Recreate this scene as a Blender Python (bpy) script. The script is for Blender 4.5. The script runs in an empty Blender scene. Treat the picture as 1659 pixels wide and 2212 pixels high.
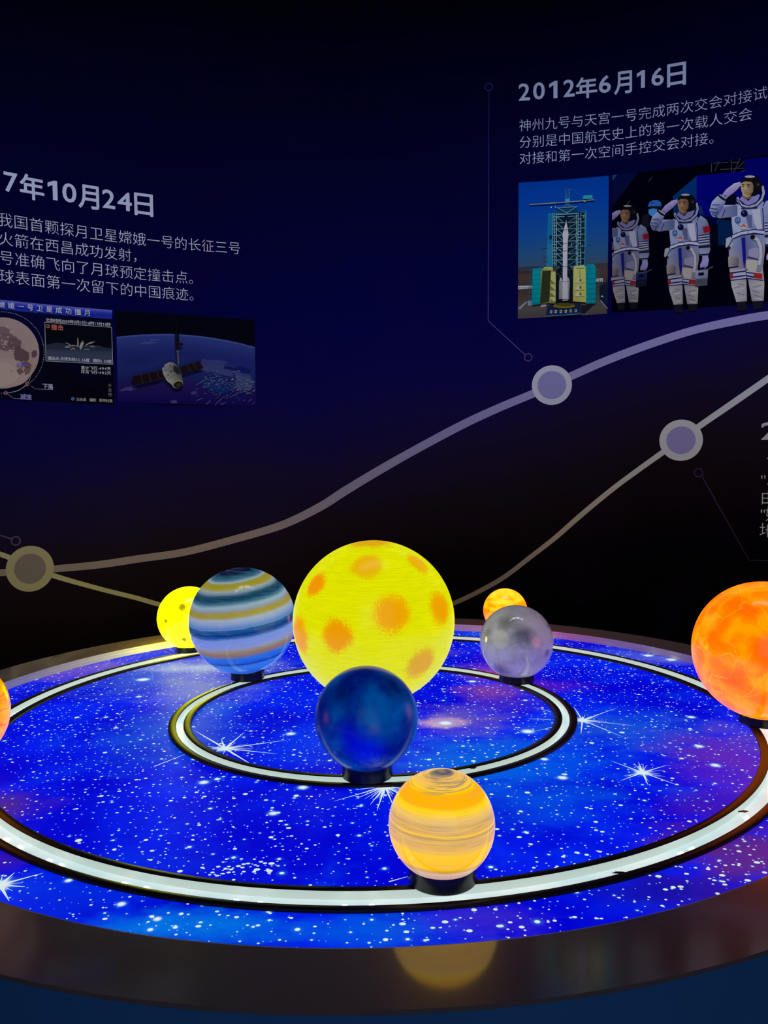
import bpy, bmesh, math, random
from mathutils import Vector, Matrix
from mathutils.geometry import tessellate_polygon

sc = bpy.context.scene
C = sc.collection
PI = math.pi

# ------------------------------------------------------------------ camera
F_PX = 1799.3                      # focal length in pixels of the 1659 x 2212 frame
PITCH, ROLL = 0.0514, -0.0144
CAM = Vector((0.0407, -2.473, 1.5))
cp, sp, cr, sr = math.cos(PITCH), math.sin(PITCH), math.cos(ROLL), math.sin(ROLL)
RIGHT = Vector((cr, sr * sp, sr * cp))
UP = Vector((-sr, cr * sp, cr * cp))
FWD = Vector((0, cp, -sp))
cam_data = bpy.data.cameras.new('camera')
cam = bpy.data.objects.new('camera', cam_data)
C.objects.link(cam)
cam.matrix_world = Matrix(((RIGHT.x, UP.x, -FWD.x, CAM.x), (RIGHT.y, UP.y, -FWD.y, CAM.y),
                           (RIGHT.z, UP.z, -FWD.z, CAM.z), (0, 0, 0, 1)))
cam_data.sensor_fit = 'VERTICAL'
cam_data.sensor_height = 24.0
cam_data.lens = F_PX / 2212 * 24.0
cam_data.clip_start = 0.05
sc.camera = cam

# ------------------------------------------------------------------ world, lights, exposure
sc.view_settings.view_transform = 'Standard'
sc.view_settings.look = 'None'
sc.view_settings.exposure = 0.0
sc.view_settings.gamma = 1.0
sc.view_settings.use_curve_mapping = False
world = bpy.data.worlds.new('world')
sc.world = world
world.use_nodes = True
world.node_tree.nodes['Background'].inputs[0].default_value = (0.02, 0.03, 0.08, 1)
world.node_tree.nodes['Background'].inputs[1].default_value = 0.5


def area(name, loc, target, size, power, color, sy=None):
    d = bpy.data.lights.new(name, 'AREA')
    d.energy = power
    d.color = color
    d.size = size
    if sy:
        d.shape = 'RECTANGLE'
        d.size_y = sy
    o = bpy.data.objects.new(name, d)
    o.location = loc
    o.rotation_euler = (Vector(target) - Vector(loc)).to_track_quat('-Z', 'Y').to_euler()
    C.objects.link(o)
    return o


WALL_FILL = 6.0
LIGHTS = [
    # added unseen blue fill behind the camera, brightens the printed wall and the drum
    ('added_fill_light', (0.5, -4.6, 2.6), (0.4, 2.0, 1.9), 6.0, 32.0, (0.42, 0.58, 1.0), 3.2),
]
for a in LIGHTS:
    area(*a)
# added unseen fill lights under the ceiling, spread narrowed to brighten the curved wall
for deg in (-62, -36, -12, 12, 36, 62):
    q = math.radians(deg)
    o = area('added_wall_fill', (0.417 + 1.5 * math.sin(q), -1.188 + 1.5 * math.cos(q), 4.3), (0.417 + 3.36 * math.sin(q), -1.188 + 3.36 * math.cos(q), 2.0), 0.5, WALL_FILL, (0.72, 0.76, 1.0))
    o.data.spread = math.radians(100)


def lin(r, g, b):
    f = lambda v: (v / 255 / 12.92) if v <= 10.3 else ((v / 255 + 0.055) / 1.055) ** 2.4
    return (f(r), f(g), f(b))


# how bright a white print on the wall reads in this light (linear); divides photographed print colours into pigment
WALL_WHITE = (0.26, 0.27, 0.41)


def pig(r, g, b):
    c = lin(r, g, b)
    return tuple(min(0.92, c[i] / WALL_WHITE[i]) for i in range(3)) + (1.0,)


# ------------------------------------------------------------------ node helpers
class NT:
    def __init__(self, name):
        self.m = bpy.data.materials.new(name)
        self.m.use_nodes = True
        self.t = self.m.node_tree
        self.t.nodes.clear()
        self.out = self.t.nodes.new('ShaderNodeOutputMaterial')

    def n(self, kind, **kw):
        nd = self.t.nodes.new(kind)
        for k, v in kw.items():
            setattr(nd, k, v)
        return nd

    def link(self, a, b):
        self.t.links.new(a, b)

    def val(self, sock, v):
        if hasattr(v, 'is_output') or isinstance(v, bpy.types.NodeSocket):
            self.link(v, sock)
        else:
            sock.default_value = v

    def math(self, op, a, b=None, c=None, clamp=False):
        nd = self.n('ShaderNodeMath', operation=op, use_clamp=clamp)
        self.val(nd.inputs[0], a)
        if b is not None:
            self.val(nd.inputs[1], b)
        if c is not None:
            self.val(nd.inputs[2], c)
        return nd.outputs[0]

    def vmath(self, op, a, b=None):
        nd = self.n('ShaderNodeVectorMath', operation=op)
        self.val(nd.inputs[0], a)
        if b is not None:
            self.val(nd.inputs[1], b)
        return nd.outputs['Value'] if op in ('DOT_PRODUCT', 'LENGTH', 'DISTANCE') else nd.outputs[0]

    def mix(self, fac, a, b, blend='MIX'):
        nd = self.n('ShaderNodeMix', data_type='RGBA', blend_type=blend)
        self.val(nd.inputs[0], fac)
        self.val(nd.inputs[6], a)
        self.val(nd.inputs[7], b)
        return nd.outputs[2]

    def smooth(self, v, lo, hi, a=0.0, b=1.0):
        nd = self.n('ShaderNodeMapRange', interpolation_type='SMOOTHSTEP')
        self.val(nd.inputs[0], v)
        nd.inputs[1].default_value = lo
        nd.inputs[2].default_value = hi
        nd.inputs[3].default_value = a
        nd.inputs[4].default_value = b
        return nd.outputs[0]

    def obj(self):
        return self.n('ShaderNodeTexCoord').outputs['Object']

    def noise(self, vec, scale, detail=4, rough=0.5, dist=0.0, out=0):
        nd = self.n('ShaderNodeTexNoise')
        self.val(nd.inputs['Vector'], vec)
        nd.inputs['Scale'].default_value = scale
        nd.inputs['Detail'].default_value = detail
        nd.inputs['Roughness'].default_value = rough
        nd.inputs['Distortion'].default_value = dist
        return nd.outputs[out]

    def scale(self, vec, s):
        nd = self.n('ShaderNodeVectorMath', operation='MULTIPLY')
        self.val(nd.inputs[0], vec)
        nd.inputs[1].default_value = s
        return nd.outputs[0]

    def ramp(self, fac, stops, interp='LINEAR'):
        nd = self.n('ShaderNodeValToRGB')
        self.val(nd.inputs[0], fac)
        cr_ = nd.color_ramp
        cr_.interpolation = interp
        stops = sorted(stops, key=lambda s: s[0])
        while len(cr_.elements) < len(stops):
            cr_.elements.new(0.5)
        for e, (p, c) in zip(cr_.elements, stops):
            e.position = min(1, max(0, p))
            e.color = tuple(c) + ((1.0,) if len(c) == 3 else ())
        return nd.outputs[0]

    def principled(self, color, rough=0.5, spec=0.5, metal=0.0, coat=0.0, ior=1.5, emis=None, estr=0.0, coat_rough=0.05, coat_ior=1.5):
        p = self.n('ShaderNodeBsdfPrincipled')
        self.val(p.inputs['Base Color'], color)
        self.val(p.inputs['Roughness'], rough)
        p.inputs['Metallic'].default_value = metal
        p.inputs['IOR'].default_value = ior
        p.inputs['Specular IOR Level'].default_value = spec
        p.inputs['Coat Weight'].default_value = coat
        p.inputs['Coat Roughness'].default_value = coat_rough
        p.inputs['Coat IOR'].default_value = coat_ior
        if emis is not None:
            self.val(p.inputs['Emission Color'], emis)
            self.val(p.inputs['Emission Strength'], estr)
        self.link(p.outputs[0], self.out.inputs[0])
        return p


def col4(*c):
    return tuple(lin(*c)) + (1.0,)


# ------------------------------------------------------------------ object helpers
def tag(o, label=None, cat=None, group=None, kind=None):
    if label:
        o['label'] = label
    if cat:
        o['category'] = cat
    if group:
        o['group'] = group
    if kind:
        o['kind'] = kind
    return o


def empty(name, loc=(0, 0, 0)):
    o = bpy.data.objects.new(name, None)
    o.empty_display_size = 0.05
    o.location = loc
    C.objects.link(o)
    return o


def link_bm(name, bm, mat, parent=None, smooth=False, loc=None):
    me = bpy.data.meshes.new(name)
    bm.to_mesh(me)
    bm.free()
    for m in (mat if isinstance(mat, (list, tuple)) else [mat]):
        me.materials.append(m)
    if smooth:
        for p in me.polygons:
            p.use_smooth = True
    o = bpy.data.objects.new(name, me)
    C.objects.link(o)
    if parent:
        o.parent = parent
    if loc:
        o.location = loc
    return o


def lathe(profile, segs=192, close=False, bm=None, mi=0):
    """revolve (r, z) points about the z axis"""
    bm = bm or bmesh.new()
    rings = []
    for r, z in profile:
        if r < 1e-6:
            rings.append([bm.verts.new((0, 0, z))])
        else:
            rings.append([bm.verts.new((r * math.cos(2 * PI * k / segs), r * math.sin(2 * PI * k / segs), z)) for k in range(segs)])
    prs = list(zip(rings, rings[1:])) + ([(rings[-1], rings[0])] if close else [])
    for a, b in prs:
        for k in range(segs):
            k2 = (k + 1) % segs
            if len(a) == 1 and len(b) == 1:
                continue
            if len(a) == 1:
                f = bm.faces.new((a[0], b[k2], b[k]))
            elif len(b) == 1:
                f = bm.faces.new((a[k], a[k2], b[0]))
            else:
                f = bm.faces.new((a[k], a[k2], b[k2], b[k]))
            f.material_index = mi
    bmesh.ops.recalc_face_normals(bm, faces=bm.faces)
    return bm


def sharp_smooth(o, ang=35):
    me = o.data
    for p in me.polygons:
        p.use_smooth = True
    bm = bmesh.new()
    bm.from_mesh(me)
    for e in bm.edges:
        if len(e.link_faces) == 2 and e.calc_face_angle(0) > math.radians(ang):
            e.smooth = False
    bm.to_mesh(me)
    bm.free()


# ------------------------------------------------------------------ the curved wall: s runs along it, z up
WX, WY, WR = 0.417, -1.188, 3.36


def ray(px, py):
    x = (px - 829.5) / F_PX
    y = -(py - 1106) / F_PX
    return RIGHT * x + UP * y + FWD


def W(px, py):
    """wall coordinates (s, z) of the print that shows at this spot of the photograph"""
    d = ray(px, py)
    ox, oy = CAM.x - WX, CAM.y - WY
    a = d.x ** 2 + d.y ** 2
    b = ox * d.x + oy * d.y
    c = ox * ox + oy * oy - WR * WR
    t = (-b + math.sqrt(b * b - a * c)) / a
    return math.atan2(ox + d.x * t, oy + d.y * t) * WR, CAM.z + d.z * t


def wall_pt(s, z, off=0.0):
    a = s / WR
    return (WX + (WR - off) * math.sin(a), WY + (WR - off) * math.cos(a), z)


def G(px, py, z):
    """point of the horizontal plane z that shows at this spot of the photograph"""
    d = ray(px, py)
    t = (z - CAM.z) / d.z
    return CAM.x + d.x * t, CAM.y + d.y * t


# ------------------------------------------------------------------ setting: wall, floor, ceiling
def wall_material():
    t = NT('printed_night_sky_wall')
    pos = t.n('ShaderNodeNewGeometry').outputs['Position']
    sep = t.n('ShaderNodeSeparateXYZ')
    t.link(pos, sep.inputs[0])
    nz = t.noise(pos, 0.9, 3)
    z = t.math('ADD', sep.outputs[2], t.math('MULTIPLY', t.math('SUBTRACT', nz, 0.5), 0.5))
    # the backdrop slopes: on the right the black band at its foot reaches higher
    z = t.math('SUBTRACT', z, t.math('MULTIPLY', sep.outputs[0], 0.16))
    f = t.math('DIVIDE', z, 4.0, clamp=True)
    stops = [(0.0, pig(1, 0, 2)), (0.20, pig(3, 1, 4)), (0.27, pig(12, 5, 10)), (0.33, pig(15, 8, 22)), (0.40, pig(14, 8, 40)),
             (0.47, pig(6, 4, 54)), (0.56, pig(1, 1, 52)), (0.68, pig(0, 0, 42)), (0.82, pig(0, 0, 30)), (1.0, pig(0, 0, 15))]
    c = t.ramp(f, stops)
    pr = t.noise(pos, 3.0, 4, 0.6)
    c = t.mix(t.smooth(pr, 0.5, 0.75, 0.0, 0.12), c, pig(18, 4, 34))
    t.principled(c, rough=0.8, spec=0.04)
    return t.m


def plain(name, c, rough=0.6, spec=0.3, **kw):
    t = NT(name)
    t.principled(tuple(c) + (1.0,), rough=rough, spec=spec, **kw)
    return t.m


WALL_H = 4.4
bm = bmesh.new()
n = 420
a0, a1 = math.radians(-150), math.radians(150)
prev = None
for k in range(n + 1):
    a = a0 + (a1 - a0) * k / n
    cur = [bm.verts.new((WX + r * math.sin(a), WY + r * math.cos(a), z)) for r in (WR, WR + 0.12) for z in (0, WALL_H)]
    if prev:
        bm.faces.new((prev[0], cur[0], cur[1], prev[1]))
        bm.faces.new((prev[2], prev[3], cur[3], cur[2]))
        bm.faces.new((prev[1], cur[1], cur[3], prev[3]))
    else:
        bm.faces.new((cur[0], cur[1], cur[3], cur[2]))
    prev = cur
bm.faces.new((prev[0], prev[2], prev[3], prev[1]))
tag(link_bm('wall_back', bm, wall_material(), smooth=False), kind='structure')

t = NT('dark_carpet')
v = t.obj()
t.principled(t.mix(t.noise(v, 60, 3), (0.012, 0.012, 0.016, 1), (0.03, 0.03, 0.036, 1)), rough=0.9, spec=0.1)
bm = lathe([(0.0, 0.0), (6.5, 0.0)], 64)
for vv in bm.verts:
    vv.co.x += WX
    vv.co.y += WY
tag(link_bm('floor', bm, t.m), kind='structure')
bm = lathe([(0.0, WALL_H), (6.5, WALL_H)], 64)
for vv in bm.verts:
    vv.co.x += WX
    vv.co.y += WY
tag(link_bm('ceiling', bm, plain('dark_ceiling', (0.02, 0.02, 0.03), 0.9)), kind='structure')


# ------------------------------------------------------------------ flat prints on the wall
def print_material():
    t = NT('wall_print_ink')
    at = t.n('ShaderNodeAttribute', attribute_name='Col')
    t.principled(at.outputs[0], rough=0.8, spec=0.0)
    return t.m


INK = print_material()


class Art:
    """flat coloured shapes laid on the curved wall; corners carry their own colour"""

    def __init__(self, ox=0, oy=0, k=1.0, base=0.0006):
        self.o = (ox, oy)
        self.k = k
        self.base = base
        self.faces = []
        self.layer = 0
        self.clip = None
        self.dim = 0.9 if (ox or oy) else 1.0      # the picture prints are a shade darker than they look beside the white lettering

    def px(self, x, y):
        return self.o[0] + x / self.k, self.o[1] + y / self.k

    def wall(self, pts, cols, layer=None):
        if layer is None:
            self.layer += 0.045
            layer = self.layer
        if not isinstance(cols[0], tuple):
            cols = [cols] * len(pts)
        self.faces.append(([tuple(p) for p in pts], [pig(*(v_ * self.dim for v_ in c)) for c in cols], self.base + layer * 0.001))

    def poly(self, pts, cols, layer=None):
        self.wall([W(*self.px(x, y)) for x, y in pts], cols, layer)

    def quadgrad(self, a, b, c, d, c_top, c_bot, n=1):
        """a b along the top, c d along the bottom (a above d)"""
        self.poly([a, b, c, d], [c_top, c_top, c_bot, c_bot])

    def ell(self, cx, cy, rx, ry=None, c=(0, 0, 0), n=28, rot=0.0):
        ry = ry or rx
        co, si = math.cos(rot), math.sin(rot)
        self.poly([(cx + rx * math.cos(2 * PI * k / n) * co - ry * math.sin(2 * PI * k / n) * si,
                    cy + rx * math.cos(2 * PI * k / n) * si + ry * math.sin(2 * PI * k / n) * co) for k in range(n)], c)

    def line(self, pts, w, c, layer=None, ends=None):
        """polyline of width w (same pixels as the points); colour may be a list along it"""
        P = [Vector(W(*self.px(x, y))) for x, y in pts]
        q0, q1 = Vector(W(*self.px(pts[0][0], pts[0][1]))), Vector(W(*self.px(pts[0][0], pts[0][1] + 10)))
        sc_ = (q1 - q0).length / 10
        if layer is None:
            self.layer += 0.045
            layer = self.layer
        L, R = [], []
        for i, p in enumerate(P):
            d = (P[min(i + 1, len(P) - 1)] - P[max(i - 1, 0)]).normalized()
            nrm = Vector((-d.y, d.x))
            ww = (w[i] if isinstance(w, (list, tuple)) else w) * sc_ / 2
            L.append(p + nrm * ww)
            R.append(p - nrm * ww)
        for i in range(len(P) - 1):
            ca = c[i] if isinstance(c, list) else c
            cb = c[i + 1] if isinstance(c, list) else c
            self.wall([L[i], L[i + 1], R[i + 1], R[i]], [ca, cb, cb, ca], layer)

    def ring(self, cx, cy, r, w, c, n=40, rx=None):
        """circle line in true wall proportions"""
        s0, z0 = W(*self.px(cx, cy))
        s1, _ = W(*self.px(cx + (rx or r), cy))
        rr = abs(s1 - s0)
        ww = rr * w / (rx or r)
        self.layer += 0.045
        for k in range(n):
            a, b = 2 * PI * k / n, 2 * PI * (k + 1) / n
            self.wall([(s0 + math.cos(q) * g, z0 + math.sin(q) * g) for q, g in ((a, rr), (b, rr), (b, rr - ww), (a, rr - ww))], [c] * 4, self.layer)

    def build(self, name, parent=None, mat=None):
        bm = bmesh.new()
        lay = bm.loops.layers.float_color.new('Col')
        off = bm.verts.layers.float.new('off')
        for pts, cols, o_ in self.faces:
            tris = tessellate_polygon([[Vector((p[0], p[1], 0)) for p in pts]]) if len(pts) > 3 else [(0, 1, 2)]
            vs = [bm.verts.new((p[0], p[1], 0)) for p in pts]
            for v_ in vs:
                v_[off] = o_
            for tri in tris:
                if len(set(tri)) < 3:
                    continue
                try:
                    f = bm.faces.new([vs[i] for i in tri])
                except ValueError:
                    continue
                for lp, i in zip(f.loops, tri):
                    lp[lay] = cols[i]
        if self.clip is not None:
            bmesh.ops.bisect_plane(bm, geom=bm.verts[:] + bm.edges[:] + bm.faces[:], plane_co=(self.clip, 0, 0), plane_no=(1, 0, 0), clear_inner=True)
        xs = [v_.co.x for v_ in bm.verts]
        step = 0.02
        k = math.floor(min(xs) / step) + 1
        while k * step < max(xs):
            if max(xs) - min(xs) > 0.07:
                bmesh.ops.bisect_plane(bm, geom=bm.verts[:] + bm.edges[:] + bm.faces[:], plane_co=(k * step, 0, 0), plane_no=(1, 0, 0))
            k += 1
        bm.verts.ensure_lookup_table()
        for v_ in bm.verts:
            o_ = v_[off] or self.base
            v_.co = wall_pt(v_.co.x, v_.co.y, o_)
        ctr = Vector((WX, WY, 0))
        bm.normal_update()
        for f in bm.faces:
            c_ = f.calc_center_median()
            if f.normal.dot(Vector((WX - c_.x, WY - c_.y, 0))) < 0:
                f.normal_flip()
        return link_bm(name, bm, mat or INK, parent)


# ---- lettering
_glyphs = {}


def glyph(ch, bold):
    key = (ch, bold)
    if ch == '1' and bold > 0.015:       # the headings' one: upright stem with a sloping flag
        return [(.52, 0), (.98, 0), (.98, 1), (.66, 1), (0, .84), (0, .66), (.52, .80)], [(0, 1, 2, 3, 6), (3, 4, 5, 6)]
    if key not in _glyphs:
        cu = bpy.data.curves.new('glyph', 'FONT')
        cu.body = ch
        cu.size = 1.0
        cu.resolution_u = 3
        cu.offset = min(bold, 0)
        cu.fill_mode = 'FRONT'
        o = bpy.data.objects.new('glyph', cu)
        C.objects.link(o)
        dg = bpy.context.evaluated_depsgraph_get()
        me = bpy.data.meshes.new_from_object(o.evaluated_get(dg))
        vs = [(v_.co.x, v_.co.y) for v_ in me.vertices]
        fs = [tuple(p.vertices) for p in me.polygons]
        bpy.data.objects.remove(o)
        bpy.data.curves.remove(cu)
        bpy.data.meshes.remove(me)
        _glyphs[key] = (vs, fs)
    return _glyphs[key]


def is_cjk(ch):
    return ord(ch) > 0x2fff


def letters(name, chars, color, bold=0.0, off=0.0012, parent=None, italic=0.0):
    """chars: list of (character, s centre, z of the em-box bottom, em, (w, h) or None)"""
    bm = bmesh.new()
    lay = bm.loops.layers.float_color.new('Col')
    for ch, s, z, em, box in chars:
        vs, fs = glyph(ch, bold)
        if not vs:
            continue
        x0, x1 = min(v_[0] for v_ in vs), max(v_[0] for v_ in vs)
        y0, y1 = min(v_[1] for v_ in vs), max(v_[1] for v_ in vs)
        if box:
            kx, ky = box[0] / (x1 - x0), box[1] / (y1 - y0)
            tx = lambda x: (x - (x0 + x1) / 2) * kx
            ty = lambda y: (y - y0) * ky
        elif is_cjk(ch):
            # full-width cell: x 0..1 em, baseline 0.12 em above the cell bottom
            cell = GLYPH_EM
            tx = lambda x: (x / cell - 0.5) * em
            ty = lambda y: (y / cell + 0.12) * em
        else:
            cell = GLYPH_EM
            tx = lambda x: (x - (x0 + x1) / 2) / cell * em
            ty = lambda y: (y / cell + 0.12) * em
        shifts = [(0, 0)]
        if bold > 0:
            hh = (y1 - y0)
            shifts += [(bold * hh * math.cos(PI * q / 4), bold * hh * math.sin(PI * q / 4)) for q in range(8)]
            if box:
                tx0, ty0, gx, gy = tx, ty, 2 * bold * hh, 2 * bold * hh
                kx2, ky2 = box[0] / (x1 - x0 + gx), box[1] / (y1 - y0 + gy)
                tx = lambda x: (x - (x0 + x1) / 2) * kx2
                ty = lambda y: (y - y0 + gy / 2) * ky2
        for q, (sx, sy) in enumerate(shifts):
            bv = [bm.verts.new(wall_pt(s + tx(x + sx), z + ty(y + sy), off + q * 2e-5)) for x, y in vs]
            for f in fs:
                if len(set(f)) < 3:
                    continue
                try:
                    nf = bm.faces.new([bv[i] for i in f])
                except ValueError:
                    continue
                for lp in nf.loops:
                    lp[lay] = color
    bm.normal_update()
    for f in bm.faces:
        c_ = f.calc_center_median()
        if f.normal.dot(Vector((WX - c_.x, WY - c_.y, 0))) < 0:
            f.normal_flip()
    return link_bm(name, bm, INK, parent)


def _em():
    vs, _ = glyph('国', 0.0)
    w = max(v_[0] for v_ in vs) - min(v_[0] for v_ in vs)
    return w / 0.83          # 国 fills about five sixths of its cell


GLYPH_EM = _em()


def row(text, p0, p1, idx1, size=1.0):
    """characters evenly spaced from the centre pixel p0 (first) to p1 (character idx1)"""
    s0, z0 = W(*p0)
    s1, z1 = W(*p1)
    ds = (s1 - s0) / idx1
    z = (z0 + z1) / 2
    return [(ch, s0 + ds * i, z - ds * size / 2, ds * size, None) for i, ch in enumerate(text) if ch != ' ']


def crop(ox, oy, k):
    return lambda x, y: (ox + x / k, oy + y / k)


# ------------------------------------------------------------------ the round display table
TOP = 0.80                     # top of the rim
ZP = TOP - 0.0288              # printed light-box surface, sunk inside the rim
R_IN, R_OUT = 1.2852, 1.4308   # rim
RISE = 0.008                   # the rim climbs slightly towards its outer edge
ORB = [(0.5358, 0.5971), (1.0631, 1.1388)]   # the two channels, flanges included
FLH = 0.0065                   # flange height above the print
GLOBE_Z = ZP + 0.0070


def star_print():
    t = NT('backlit_star_print')
    v = t.obj()
    sep = t.n('ShaderNodeSeparateXYZ')
    t.link(v, sep.inputs[0])
    flat = t.n('ShaderNodeCombineXYZ')
    t.link(sep.outputs[0], flat.inputs[0])
    t.link(sep.outputs[1], flat.inputs[1])
    p = flat.outputs[0]
    warp = t.vmath('ADD', p, t.scale(t.vmath('SUBTRACT', t.noise(p, 3.2, 4, 0.6, out=1), (0.5, 0.5, 0.5)), (0.13, 0.13, 0)))
    base = t.mix(t.smooth(t.noise(warp, 2.6, 5, 0.6), 0.38, 0.66), col4(0, 0, 208), col4(0, 30, 240))
    base = t.mix(t.smooth(t.noise(warp, 5.5, 5, 0.6), 0.52, 0.76, 0, 0.55), base, col4(0, 66, 234))
    base = t.mix(t.smooth(t.noise(t.scale(warp, (1.3, 0.7, 1)), 4.3, 4, 0.6), 0.58, 0.8, 0, 0.55), base, col4(0, 0, 170))
    # coloured clouds of the nebula print: pixel, radii in metres (x, y), colour, strength
    blobs = [
        (1110, 1640, .26, .30, (0, 84, 226), .95), (1000, 1650, .20, .20, (0, 96, 224), .8), (1150, 1735, .22, .14, (0, 74, 224), .7),
        (700, 1600, .22, .22, (0, 60, 238), .6), (640, 1500, .16, .18, (0, 36, 235), .5),
        (1000, 1555, .17, .17, (96, 78, 190), .85), (962, 1562, .09, .06, (205, 165, 190), .9), (1080, 1520, .16, .14, (70, 40, 190), .6),
        (1060, 1492, .11, .13, (125, 60, 150), .75), (1050, 1452, .14, .14, (128, 66, 176), .8), (1180, 1480, .15, .10, (84, 22, 190), .6),
        (950, 1408, .12, .10, (80, 60, 200), .5), (1380, 1580, .30, .24, (8, 74, 218), .9), (1290, 1572, .15, .15, (30, 80, 214), .5),
        (1585, 1640, .20, .28, (84, 34, 186), .95), (1640, 1600, .10, .2, (84, 60, 190), .6), (1600, 1830, .17, .14, (74, 30, 140), .95),
        (1520, 1930, .16, .10, (44, 18, 150), .8), (1640, 1850, .16, .12, (92, 36, 140), .95), (1400, 1930, .12, .07, (10, 14, 170), .7),
        (1560, 1740, .16, .10, (60, 14, 170), .7), (0, 1745, .12, .12, (72, 34, 150), .9), (10, 1860, .10, .06, (52, 20, 170), .7),
        (330, 1455, .34, .34, (62, 92, 208), .75), (420, 1442, .30, .10, (140, 158, 222), .85), (450, 1490, .22, .22, (96, 112, 196), .7),
        (560, 1440, .14, .2, (110, 130, 215), .5), (372, 1580, .20, .30, (16, 76, 214), .85), (452, 1530, .10, .10, (20, 90, 214), .7),
        (150, 1450, .24, .16, (106, 74, 190), .7), (230, 1436, .16, .14, (120, 90, 200), .6), (1350, 1412, .2, .12, (60, 80, 216), .6),
        (1440, 1425, .2, .1, (120, 130, 220), .4), (1090, 1362, .3, .16, (10, 90, 214), .7), (360, 2010, .24, .07, (0, 110, 226), .85),
        (430, 1990, .12, .05, (0, 120, 226), .6), (800, 2010, .20, .06, (0, 84, 224), .85), (180, 1930, .22, .08, (0, 40, 220), .7),
        (300, 1880, .2, .1, (0, 40, 226), .6), (1050, 1980, .10, .06, (60, 40, 200), .6), (700, 1740, .3, .1, (0, 30, 235), .4),
    ]
    cloud = t.math('MULTIPLY', t.math('SUBTRACT', t.noise(t.scale(p, (1, 1.6, 1)), 9, 5, 0.62), 0.5), 1.5)
    for px, py, rx, ry, c, k in blobs:
        x, y = G(px, py, ZP)
        d = t.vmath('SUBTRACT', warp, (x, y, 0))
        d = t.math('ADD', t.vmath('LENGTH', t.scale(d, (.8 / rx, .8 / ry, 0))), cloud)
        base = t.mix(t.smooth(d, 0.0, 1.0, min(1, k * 1.12), 0.0), base, col4(*c))
    # glows round the bright stars
    glows = [(654, 1701, .030), (590, 1757, .026), (309, 1468, .060), (1140, 1580, .045), (628, 1585, .034), (962, 1562, .05), (300, 1505, .025),
             (395, 1392, .04), (700, 1935, .015), (1550, 1500, .025), (1493, 1549, .03), (1510, 1612, .03), (1545, 1653, .03),
             (262, 1953, .020), (340, 1985, .018), (148, 1902, .018), (1020, 1472, .035), (486, 1617, .05), (1388, 1669, .045), (1258, 1556, .05),
             (832, 1699, .05), (0, 1912, .05), (440, 1690, .03), (420, 1640, .02), (1400, 1416, .05), (1450, 1425, .05), (1176, 1640, .025),
             (730, 1520, .02), (1215, 1680, .03), (1335, 1870, .03), (1430, 1835, .02), (1460, 1818, .02)]
    for px, py, r in glows:
        x, y = G(px, py, ZP)
        d = t.vmath('DISTANCE', p, (x, y, 0))
        base = t.mix(t.smooth(d, 0.0, r * .8, 0.6, 0.0), base, col4(50, 150, 240))
        base = t.mix(t.smooth(d, r * 0.12, r * 0.50, 1.0, 0.0), base, col4(225, 240, 240))
    # small stars: dots of four sizes
    for sc_, rmin, rmax, cut, colr in ((56, .0008, .0020, .66, (170, 206, 240)), (36, .0016, .0037, .40, (212, 234, 240)),
                                       (21, .0026, .0056, .55, (216, 238, 238)), (9.5, .0038, .0085, .74, (214, 240, 236))):
        vo = t.n('ShaderNodeTexVoronoi', voronoi_dimensions='2D', feature='F1')
        t.link(t.vmath('ADD', p, (sc_ * .37, sc_ * .11, 0)), vo.inputs['Vector'])
        vo.inputs['Scale'].default_value = sc_
        vo.inputs['Randomness'].default_value = 1.0
        sp_ = t.n('ShaderNodeSeparateColor')
        t.link(vo.outputs['Color'], sp_.inputs[0])
        k = t.math('POWER', sp_.outputs[0], 1.7)
        rad = t.math('ADD', t.math('MULTIPLY', k, (rmax - rmin) * sc_), rmin * sc_)
        on = t.math('GREATER_THAN', sp_.outputs[1], cut)
        d = vo.outputs['Distance']
        m = t.math('SUBTRACT', 1.0, t.math('DIVIDE', d, rad), clamp=True)
        m = t.math('MULTIPLY', t.math('MULTIPLY', m, 3.0, clamp=True), on)
        g = t.math('SUBTRACT', 1.0, t.math('DIVIDE', d, t.math('MULTIPLY', rad, 2.4)), clamp=True)
        g = t.math('MULTIPLY', t.math('MULTIPLY', g, 0.30), t.math('MULTIPLY', on, t.math('GREATER_THAN', sp_.outputs[2], 0.72)))
        base = t.mix(g, base, col4(60, 160, 240))
        base = t.mix(m, base, col4(*colr))
    t.principled((0.004, 0.004, 0.008, 1), rough=0.5, spec=0.02, emis=base, estr=1.0)
    return t.m


def star_flare_mat():
    t = NT('printed_star_flare')
    t.principled((0.004, 0.004, 0.008, 1), rough=0.5, spec=0.02, emis=col4(214, 232, 232), estr=1.0)
    return t.m


PRINT = star_print()
FLARE = star_flare_mat()
table = tag(empty('round_display_table'), 'large round light-box table printed with a glowing blue starry galaxy, brown satin rim', 'table')

# three printed panels: centre disc, middle ring, outer ring
rng = random.Random(11)
flares = {0: [], 1: [], 2: []}


def burst(px, py, tips, nsmall, rsmall, w=3.0, fan=None):
    """a printed lens-flare star: long spikes to the given pixels plus many short ones"""
    x, y = G(px, py, ZP)
    out = []
    for tx, ty in tips:
        gx, gy = G(tx, ty, ZP)
        out.append((x, y, gx, gy, 0.0024 * w / 3))
    for _ in range(nsmall):
        a = rng.uniform(*(fan or (0, 2 * PI)))
        r = rsmall * rng.uniform(.35, 1.0)
        out.append((x, y, x + r * math.cos(a), y + r * math.sin(a), 0.0011))
    return out


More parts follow.
